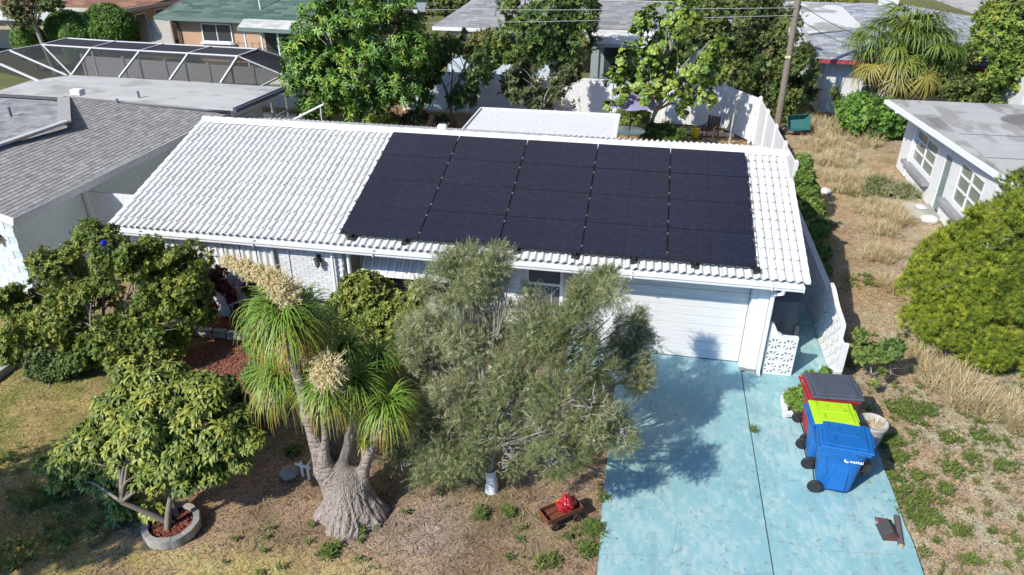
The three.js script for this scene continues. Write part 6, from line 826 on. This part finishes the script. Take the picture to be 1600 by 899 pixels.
{ // stray masonry and boards on the drive
  const t = thing('hollow_block', 'small brown hollow block on the drive behind the blue bin', 'block', [4.32, 0.035, 3.22], 0.2); const s = new THREE.Shape([[-0.16, 0], [0.16, 0], [0.16, 0.26], [0.04, 0.26], [0.0, 0.12], [-0.16, 0.12]].map(([x, y]) => new THREE.Vector2(x, y))); s.holes.push(new THREE.Path().absarc(0.02, 0.06, 0.028, 0, 6.283)); part('block', [new THREE.ExtrudeGeometry(s, { depth: 0.14, bevelEnabled: false }).translate(0, 0, -0.07)], textured(0.3, 0.19, 0.13, 0.9), t);
  const m = thing('mailbox', 'fallen dark metal mailbox with peaked roof lying on the blue drive', 'mailbox', [4.47, 0, 4.65], 0.12); part('shell', [extrude([[-0.13, 0], [0.13, 0], [0.13, 0.05], [0, 0.17], [-0.13, 0.05]], 0.26).translate(0, 0.036, -0.13)], textured(0.06, 0.055, 0.055, 0.6), m); part('roof_flap', [beam([-0.15, 0.075, -0.02], [0.0, 0.225, -0.02], 0.3, 0.012), beam([0.0, 0.225, -0.02], [0.15, 0.075, -0.02], 0.3, 0.012)], textured(0.07, 0.065, 0.065, 0.5), m); part('rusty_front', [extrude([[-0.12, 0], [0.12, 0], [0.12, 0.05], [0, 0.16], [-0.12, 0.05]], 0.006).translate(0, 0.036, 0.132)], textured(0.14, 0.05, 0.04, 0.9), m);
  const p = thing('rusty_plate', 'flat rusty red metal plate lying beside the mailbox', 'metal plate', [4.47, 0, 4.35], -0.12); part('plate', [rbox(-0.13, 0.13, 0.037, 0.047, -0.055, 0.055, 0.004)], textured(0.2, 0.06, 0.045, 0.9), p); for (const [x, z] of [[-0.1, -0.03], [-0.1, 0.03], [0.07, -0.03], [0.08, 0.02]]) part('bolt', [cyl(0.009, 0.007, 0.012, 6).translate(x, 0.046, z)], mat(0.5, 0.42, 0.38, 0.5), p);
  const a = [4.69, 0, 4.24], b = [4.59, 0, 4.9], q = thing('timber_post', 'short weathered timber post lying on the blue drive', 'timber', [a[0], 0.036, a[2]]); part('post', [beam([0, 0.04, 0], [b[0] - a[0], 0.04, b[2] - a[2]], 0.07, 0.07)], textured(0.14, 0.12, 0.11, 0.95), q); part('cut_end', [beam([b[0] - a[0], 0.04, b[2] - a[2]], [(b[0] - a[0]) * 1.015, 0.04, (b[2] - a[2]) * 1.015], 0.066, 0.066)], textured(0.5, 0.38, 0.26, 0.9), q);
}
{ // wagon
  const A = [-1.08, 0, 5.43], B = [-0.57, 0, 5.02], yaw = Math.atan2(-(B[2] - A[2]), B[0] - A[0]), w = thing('toy_wagon', 'rusty red pull wagon on the dirt beside the driveway', 'wagon', [(A[0] + B[0]) / 2, 0, (A[2] + B[2]) / 2], yaw), rust = textured(0.2, 0.07, 0.035, 0.85, { map: dataTex(256, (u, v) => { const n = fbm(u * 10, v * 10, 10, 9, 4); return gMix([0.6, 0.5, 0.5], [1, 0.95, 0.8], n); }, 2) });
  w.scale.setScalar(0.74); part('tray_floor', [rbox(-0.44, 0.44, 0.2, 0.215, -0.2, 0.2, 0.006)], rust, w); for (const z of [-0.205, 0.205]) part('tray_side', [rbox(-0.46, 0.46, 0.2, 0.32, z - 0.008, z + 0.008, 0.006), rod([-0.46, 0.32, z], [0.46, 0.32, z], 0.012)], rust, w); for (const x of [-0.455, 0.455]) part('tray_end', [rbox(x - 0.008, x + 0.008, 0.2, 0.32, -0.2, 0.2, 0.006), rod([x, 0.32, -0.2], [x, 0.32, 0.2], 0.012)], rust, w);
  part('undercarriage', [rbox(-0.32, -0.26, 0.1, 0.2, -0.2, 0.2, 0.01), rbox(0.26, 0.32, 0.1, 0.2, -0.2, 0.2, 0.01)], mat(0.05, 0.03, 0.025, 0.8), w);
  for (const x of [-0.29, 0.29]) for (const z of [-0.24, 0.24]) { const q = part('wheel', [new THREE.TorusGeometry(0.085, 0.025, 8, 20).translate(x, 0.105, z)], mat(0.03, 0.025, 0.022, 0.85), w); part('rim', [new THREE.CylinderGeometry(0.07, 0.06, 0.03, 16).rotateX(Math.PI / 2).translate(x, 0.105, z)], rust, q); }
  part('handle', [rod([-0.46, 0.12, 0.02], [-0.5, 0.2, 0.02], 0.014), rod([-0.5, 0.2, 0.0], [0.1, 0.5, -0.05], 0.012), rod([0.08, 0.49, -0.11], [0.12, 0.5, 0.02], 0.012)], rust, w);
  const o = w.position, bag = thing('red_bag', 'crumpled red plastic sack with yellow print lying in the wagon', 'bag', [o.x + Math.cos(yaw) * 0.1, 0.17, o.z - Math.sin(yaw) * 0.1], yaw); bag.scale.setScalar(0.74); seed(14);
  const g = new THREE.SphereGeometry(0.2, 26, 18), p = g.attributes.position; for (let i = 0; i < p.count; i++) { const x = p.getX(i), y = p.getY(i), z = p.getZ(i), k = 1 + 0.34 * (fbm(x * 9 + 5, y * 9 + z * 7, 0, 8, 4) - 0.5) + 0.5 * (fbm(x * 22 + 3, z * 22 + y * 18, 0, 18, 2) - 0.5); p.setXYZ(i, x * k * 1.15, Math.max(-0.02, y * k * 0.85 + 0.14) + (y > 0.15 ? (y - 0.15) * 2 : 0), z * k * 0.92); } g.computeVertexNormals();
  const S = 256, cv = document.createElement('canvas'); cv.width = cv.height = S; const q = cv.getContext('2d'); q.fillStyle = 'rgb(165,24,32)'; q.fillRect(0, 0, S, S); q.fillStyle = 'rgb(250,190,40)'; q.beginPath(); q.ellipse(200, 95, 20, 15, 0.4, 0, 7); q.fill(); q.fillRect(176, 120, 12, 34); q.fillRect(212, 112, 9, 40); q.fillStyle = 'rgb(255,225,215)'; q.fillRect(188, 140, 24, 5); q.fillStyle = 'rgb(60,10,12)'; q.fillRect(196, 88, 8, 12); const tx = new THREE.CanvasTexture(cv); tx.colorSpace = THREE.SRGBColorSpace; tx.wrapS = THREE.RepeatWrapping;
  part('sack', g, new THREE.MeshPhysicalMaterial({ map: tx, roughness: 0.4, clearcoat: 0.3, clearcoatRoughness: 0.2, flatShading: true, side: THREE.DoubleSide }), bag); const kn = []; for (let i = 0; i < 14; i++) { kn.push(leaf(rr(0.08, 0.15), 0.09, rr(0.2, 1.2), 2, 0.4, i * 2.4, rr(0.6, 1.4), [-0.02, 0.27, -0.03], 0.6)); } part('gathered_neck', noUv(kn), leafMat(0.62, 0.16, 0.17, { roughness: 0.2 }), bag);
}
{ // ring round the loquat
  const t = thing('tree_ring', 'scalloped grey concrete ring filled with red bark mulch', 'tree ring', [-7.06, 0, 6.58]); const cm = [worn(0.33, 0.32, 0.28), worn(0.28, 0.27, 0.25), worn(0.37, 0.35, 0.31)];
  for (let i = 0; i < 12; i++) { const a0 = (i + 0.02) * Math.PI / 6, a1 = (i + 0.98) * Math.PI / 6, P = [], N = 5; for (let k = 0; k <= N; k++) { const a = lerp(a0, a1, k / N), b = 0.43 + 0.012 * Math.sin((k / N) * Math.PI); P.push([Math.cos(a) * b, Math.sin(a) * b]); } for (let k = N; k >= 0; k--) { const a = lerp(a0, a1, k / N); P.push([Math.cos(a) * 0.35, Math.sin(a) * 0.35]); } const o = part('ring_block', [extrude(P, 0.15, { bevelEnabled: true, bevelSize: 0.008, bevelThickness: 0.012, bevelSegments: 2 }).rotateX(-Math.PI / 2)], cm[i % 3], t); o.position.y = -0.01 + 0.01 * (i % 2); }
  part('soil', [new THREE.CylinderGeometry(0.36, 0.36, 0.1, 24).translate(0, 0.03, 0)], mat(0.08, 0.03, 0.02, 0.95), t); seed(15); const G = []; for (let i = 0; i < 420; i++) { const a = rr(0, 6.28), q = 0.33 * Math.sqrt(rnd()); G.push(rbox(-0.03 * rr(0.5, 1.2), 0.03 * rr(0.5, 1.2), 0, 0.01, -0.01, 0.01, 0.002).rotateX(rr(-0.4, 0.4)).rotateZ(rr(-0.4, 0.4)).rotateY(rr(0, 6.28)).translate(Math.cos(a) * q, 0.085 + rr(0, 0.02), Math.sin(a) * q)); } part('bark_chips', G, textured(0.26, 0.08, 0.05, 0.9), t).userData.kind = 'stuff';
}
{ // raised bed at the wing wall
  const t = thing('raised_bed', 'raised bed with red bark mulch against the white wall', 'garden bed', [0, 0, 0]); seed(16); for (let i = 0; i < 7; i++) { const o = part('edging_stone', rbox(-0.17, 0.17, 0, 0.2, -0.09, 0.09, 0.03), worn(rr(0.4, 0.55), rr(0.4, 0.5), 0.4), t); o.position.set(-10.0 + i * 0.36, -0.02, 0.98 + rr(-0.03, 0.03)); o.rotation.y = rr(-0.1, 0.1); }
  part('soil', [box(-10.2, -7.7, -0.02, 0.16, 0.42, 0.95)], mat(0.15, 0.05, 0.035, 0.95), t); const G = []; for (let i = 0; i < 900; i++) G.push(rbox(-0.035 * rr(0.5, 1.3), 0.035 * rr(0.5, 1.3), 0, 0.012, -0.011, 0.011, 0.002).rotateX(rr(-0.5, 0.5)).rotateZ(rr(-0.5, 0.5)).rotateY(rr(0, 6.28)).translate(rr(-10.2, -7.7), 0.16 + rr(0, 0.03), rr(0.42, 0.95))); part('bark_chips', G, textured(0.36, 0.11, 0.075, 0.9), t).userData.kind = 'stuff';
  const m = thing('mulch_patch', 'loose red bark mulch spread below the raised bed', 'mulch', [0, 0, 0]); m.userData.kind = 'stuff'; const H = []; for (let i = 0; i < 2600; i++) { const a = rr(0, 6.28), q = Math.sqrt(rnd()); H.push(box(-0.03 * rr(0.5, 1.3), 0.03 * rr(0.5, 1.3), 0, 0.01, -0.01, 0.01).rotateX(rr(-0.4, 0.4)).rotateZ(rr(-0.4, 0.4)).rotateY(rr(0, 6.28)).translate(-8.6 + Math.cos(a) * q * 1.3, -0.02, 2.1 + Math.sin(a) * q * 1.1)); } part('bark_chips', H, textured(0.3, 0.1, 0.07, 0.9), m).userData.kind = 'stuff';
}
{ // small odds and ends
  const k = thing('concrete_kerb', 'short length of grey concrete kerb at the left edge of the lawn', 'kerb', [-13.15, 0, 3.0]); part('kerb_stone', [rbox(-0.1, 0.1, -0.05, 0.13, -0.55, 0.6, 0.015)], worn(0.42, 0.42, 0.4), k); part('kerb_stone', [rbox(-0.1, 0.1, -0.05, 0.12, 0.62, 1.6, 0.015)], worn(0.45, 0.44, 0.42), k);
  const q = [-5.49, 0, 5.01], p = thing('irrigation_valve', 'white plastic irrigation pipes standing left of the ponytail palm', 'pipe', [q[0], 0, q[2]]); part('riser', [rod([0, -0.05, 0], [0, 0.3, 0], 0.025), rod([0.14, -0.05, 0.05], [0.14, 0.26, 0.05], 0.025)], METALW, p); part('cross_pipe', [rod([-0.12, 0.22, -0.02], [0.2, 0.24, 0.06], 0.025), rod([0.14, 0.26, 0.05], [0.14, 0.26, -0.12], 0.025)], METALW, p);
  const r = [-5.73, 0, 5.05]; const rk = new THREE.IcosahedronGeometry(0.17, 2), rp = rk.attributes.position; for (let i = 0; i < rp.count; i++) { const s = 1 + 0.3 * (vnoise(rp.getX(i) * 12 + 4, rp.getY(i) * 12 + rp.getZ(i) * 9, 0, 4) - 0.5); rp.setXYZ(i, rp.getX(i) * s, rp.getY(i) * s * 0.6, rp.getZ(i) * s); } rk.computeVertexNormals(); const ro = single('rock', [rk], worn(0.3, 0.29, 0.28), 'grey rounded rock beside the irrigation pipes', 'rock'); ro.position.set(r[0], 0.05, r[2]);
  const rocks = [[[9.18, 0, -10.27], 0.22, 'pale rock at the flat roofed house doorstep'], [[9.15, 0, -9.36], 0.26, 'white rock just in front of the bright bush'], [[6.39, 0, -11.36], 0.2, 'white stone beside the weedy strip along the house']]; for (const [a, s, l] of rocks) { const o = single('rock', ro.geometry, worn(0.62, 0.6, 0.55), l, 'rock'); o.position.set(a[0], 0.03, a[2]); o.scale.setScalar(s / 0.17); o.rotation.y = s * 40; }
  const b = thing('blue_ornament', 'deep blue glass ball ornament in the large left shrub', 'ornament', [-10.52, 2.91, 2.35]); part('ball', [new THREE.SphereGeometry(0.065, 20, 14)], new THREE.MeshPhysicalMaterial({ color: new THREE.Color(0.01, 0.015, 0.35), roughness: 0.08 }), b); part('stake', [rod([0, -2.9, 0], [0, -0.08, 0], 0.012)], DARK, b);
}
// back yard furniture
{
  const c = [-0.5, 0, -14.9], t = thing('patio_table', 'round green glass patio table in the back yard', 'table', c); part('table_top', [new THREE.CylinderGeometry(0.62, 0.62, 0.02, 32).translate(0, 0.72, 0)], new THREE.MeshPhysicalMaterial({ color: new THREE.Color(0.08, 0.16, 0.15), roughness: 0.15 }), t); part('table_rim', [new THREE.TorusGeometry(0.62, 0.018, 6, 32).rotateX(Math.PI / 2).translate(0, 0.72, 0)], mat(0.06, 0.1, 0.09, 0.5), t); for (let k = 0; k < 4; k++) part('leg', [rod([Math.cos(k * 1.57) * 0.5, 0, Math.sin(k * 1.57) * 0.5], [Math.cos(k * 1.57) * 0.4, 0.71, Math.sin(k * 1.57) * 0.4], 0.018)], mat(0.06, 0.1, 0.09, 0.5), t);
  const u = thing('patio_umbrella', 'faded purple patio umbrella over the round table', 'umbrella', c), fab = [leafMat(0.42, 0.38, 0.56, { roughness: 0.9, transmission: 0.25 }), leafMat(0.36, 0.32, 0.5, { roughness: 0.9, transmission: 0.25 })]; part('umbrella_pole', [rod([0, 0.0, 0], [0, 2.2, 0], 0.022)], DARK, u); for (let i = 0; i < 8; i++) { const a = i * 0.7854, b = (i + 1) * 0.7854, R = 1.05; const g = new THREE.BufferGeometry().setAttribute('position', new THREE.Float32BufferAttribute([0, 2.2, 0, Math.cos(a) * R, 1.78, Math.sin(a) * R, Math.cos((a + b) / 2) * R * 0.92, 1.8, Math.sin((a + b) / 2) * R * 0.92, 0, 2.2, 0, Math.cos((a + b) / 2) * R * 0.92, 1.8, Math.sin((a + b) / 2) * R * 0.92, Math.cos(b) * R, 1.78, Math.sin(b) * R], 3)); g.computeVertexNormals(); part('canopy_panel', [g], fab[i % 2], u); part('rib', [rod([0, 2.17, 0], [Math.cos(a) * R, 1.76, Math.sin(a) * R], 0.008, 0.008, 5)], DARK, u); }
  const ch = thing('garden_chair', 'dark brown slatted garden chair facing the patio table', 'chair', [2.75, 0, -16.6], -0.5), wood = textured(0.12, 0.07, 0.05, 0.8); for (let k = 0; k < 5; k++) part('seat_slat', [box(-0.25, 0.25, 0.42, 0.44, -0.24 + k * 0.1, -0.16 + k * 0.1)], wood, ch); for (let k = 0; k < 5; k++) part('back_slat', [box(-0.24 + k * 0.1, -0.16 + k * 0.1, 0.45, 0.95, -0.28, -0.26)], wood, ch); for (const x of [-0.24, 0.24]) for (const z of [-0.25, 0.22]) part('leg', [box(x - 0.02, x + 0.02, 0, z < 0 ? 0.98 : 0.6, z - 0.02, z + 0.02)], wood, ch); for (const x of [-0.26, 0.26]) part('armrest', [box(x - 0.03, x + 0.03, 0.6, 0.63, -0.25, 0.26)], wood, ch);
  const bu = [2.19, 0, -16.87], y = thing('yellow_bucket', 'yellow plastic bucket in the back yard', 'bucket', [bu[0], 0, bu[2]]); part('pail', [lathe([[0, 0.01], [0.13, 0.01], [0.17, 0.34], [0.18, 0.34], [0.18, 0.36], [0.16, 0.36], [0.12, 0.03], [0, 0.03]], 20)], mat(0.8, 0.62, 0.02, 0.45), y); part('bail', [new THREE.TorusGeometry(0.17, 0.006, 5, 20, Math.PI).translate(0, 0.34, 0)], METALW, y);
  const p1 = [3.51, 0, -16.17], p2 = [3.56, 1.97, -16.2]; const l = thing('yard_pole', 'thin leaning grey white pole in the back yard', 'pole', [p1[0], 0, p1[2]]); part('shaft', [rod([0, -0.05, 0], [p2[0] - p1[0], p2[1], p2[2] - p1[2]], 0.035, 0.025)], textured(0.55, 0.53, 0.5, 0.8), l); part('pole_top', [new THREE.SphereGeometry(0.07, 10, 8).translate(p2[0] - p1[0], p2[1], p2[2] - p1[2])], textured(0.3, 0.28, 0.26, 0.8), l);
  const s1 = [4.53, 0, -16.54], s = thing('white_standpipe', 'white pipe stand with fittings beside the back fence', 'pipe', [s1[0] - 0.2, 0, s1[2]]); part('riser', [rod([0, 0, 0], [0.03, 1.2, 0], 0.06)], METALW, s); part('fitting', [new THREE.SphereGeometry(0.09, 12, 8).translate(0.03, 1.25, 0), rod([0.03, 1.25, 0], [0.25, 1.45, 0.05], 0.03), rod([0.25, 1.45, 0.05], [0.3, 1.6, 0.1], 0.03)], METALW, s);
  const tr = [2.72, 0, -16.01], ty = thing('old_tyre', 'dark old tyre lying in the back yard', 'tyre', [tr[0], 0.1, tr[2]]); part('tyre', [new THREE.TorusGeometry(0.24, 0.09, 10, 24).rotateX(Math.PI / 2)], mat(0.03, 0.028, 0.026, 0.9), ty);
  const be = thing('stone_edging', 'row of pale stone edging in front of the back fence', 'edging', [0, 0, 0]); seed(23); for (let i = 0; i < 16; i++) { const o = part('stone', rbox(-0.14, 0.14, 0, 0.14, -0.08, 0.08, 0.03), worn(rr(0.55, 0.7), 0.58, 0.5), be); o.position.set(-0.2 + i * 0.3 * 0.86, 0, -17.3 + rr(-0.04, 0.04)); o.rotation.y = rr(-0.15, 0.15); }
}
{ // wheelbarrow on its side by the pole
  const b = [6.43, 0, -18.34], w = thing('wheelbarrow', 'tipped green wheelbarrow lying beside the utility pole', 'wheelbarrow', [b[0], 0, b[2]], 0.3), gm = mat(0.03, 0.14, 0.13, 0.5), P = [[-0.45, -0.32], [0.45, -0.32], [0.45, 0.32], [-0.45, 0.32]]; const t = new THREE.Group(); t.name = 'tray'; t.position.set(0, 0.42, 0); t.rotation.set(1.15, 0, 0.25); w.add(t);
  part('tray_shell', [0, 1, 2, 3].map((i) => { const a = P[i], c = P[(i + 1) % 4]; return slab([[a[0], 0.28, a[1]], [c[0], 0.28, c[1]], [c[0] * 0.6, 0, c[1] * 0.6], [a[0] * 0.6, 0, a[1] * 0.6]], 0.012); }).concat([slab([[-0.27, 0, -0.19], [0.27, 0, -0.19], [0.27, 0, 0.19], [-0.27, 0, 0.19]], 0.012)]), gm, t); part('tray_rim', P.map((a, i) => rod([a[0], 0.28, a[1]], [P[(i + 1) % 4][0], 0.28, P[(i + 1) % 4][1]], 0.014)), gm, t);
  part('handle', [rod([-0.4, 0.2, 0.3], [0.9, 0.06, 0.45], 0.02)], DARK, w); part('handle', [rod([-0.4, 0.45, -0.1], [0.9, 0.12, 0.1], 0.02)], DARK, w); part('wheel', [new THREE.TorusGeometry(0.15, 0.045, 8, 18).translate(-0.6, 0.2, 0.1)], mat(0.02, 0.02, 0.02, 0.8), w);
}
{ // rail left of the mango
  const r = thing('white_rail', 'white sloping handrail between the pool cage and the mango tree', 'handrail', [0, 0, 0]); part('rail', [rod([-12.17, 1.93, -9.6], [-10.82, 2.61, -9.6], 0.035)], METALW, r); const m = [-11.71, 2.16, -9.6]; part('bracket', [new THREE.SphereGeometry(0.07, 10, 8).translate(...m)], METALW, r); for (const q of [[-12.02, 2.01, -9.6], [-10.96, 2.54, -9.6]]) part('baluster', [rod([q[0], 0, q[2]], q, 0.02)], METALW, r);
}
{ // closed white umbrella far left
  const b = [-31.6, 0, -30.0], u = thing('closed_umbrella', 'closed white umbrella beside the tan fence', 'umbrella', b); part('pole', [rod([0, 0, 0], [0, 2.7, 0], 0.03)], DARK, u); part('folded_canopy', [lathe([[0.03, 2.65], [0.1, 2.4], [0.2, 1.7], [0.28, 1.0], [0.16, 0.95], [0.05, 1.6]], 9)], textured(0.75, 0.74, 0.72, 0.9), u);
}
scene.traverse((o) => { if (o.isMesh) o.castShadow = o.receiveShadow = true; });
scene.environment = null;
renderer.render(scene, camera);
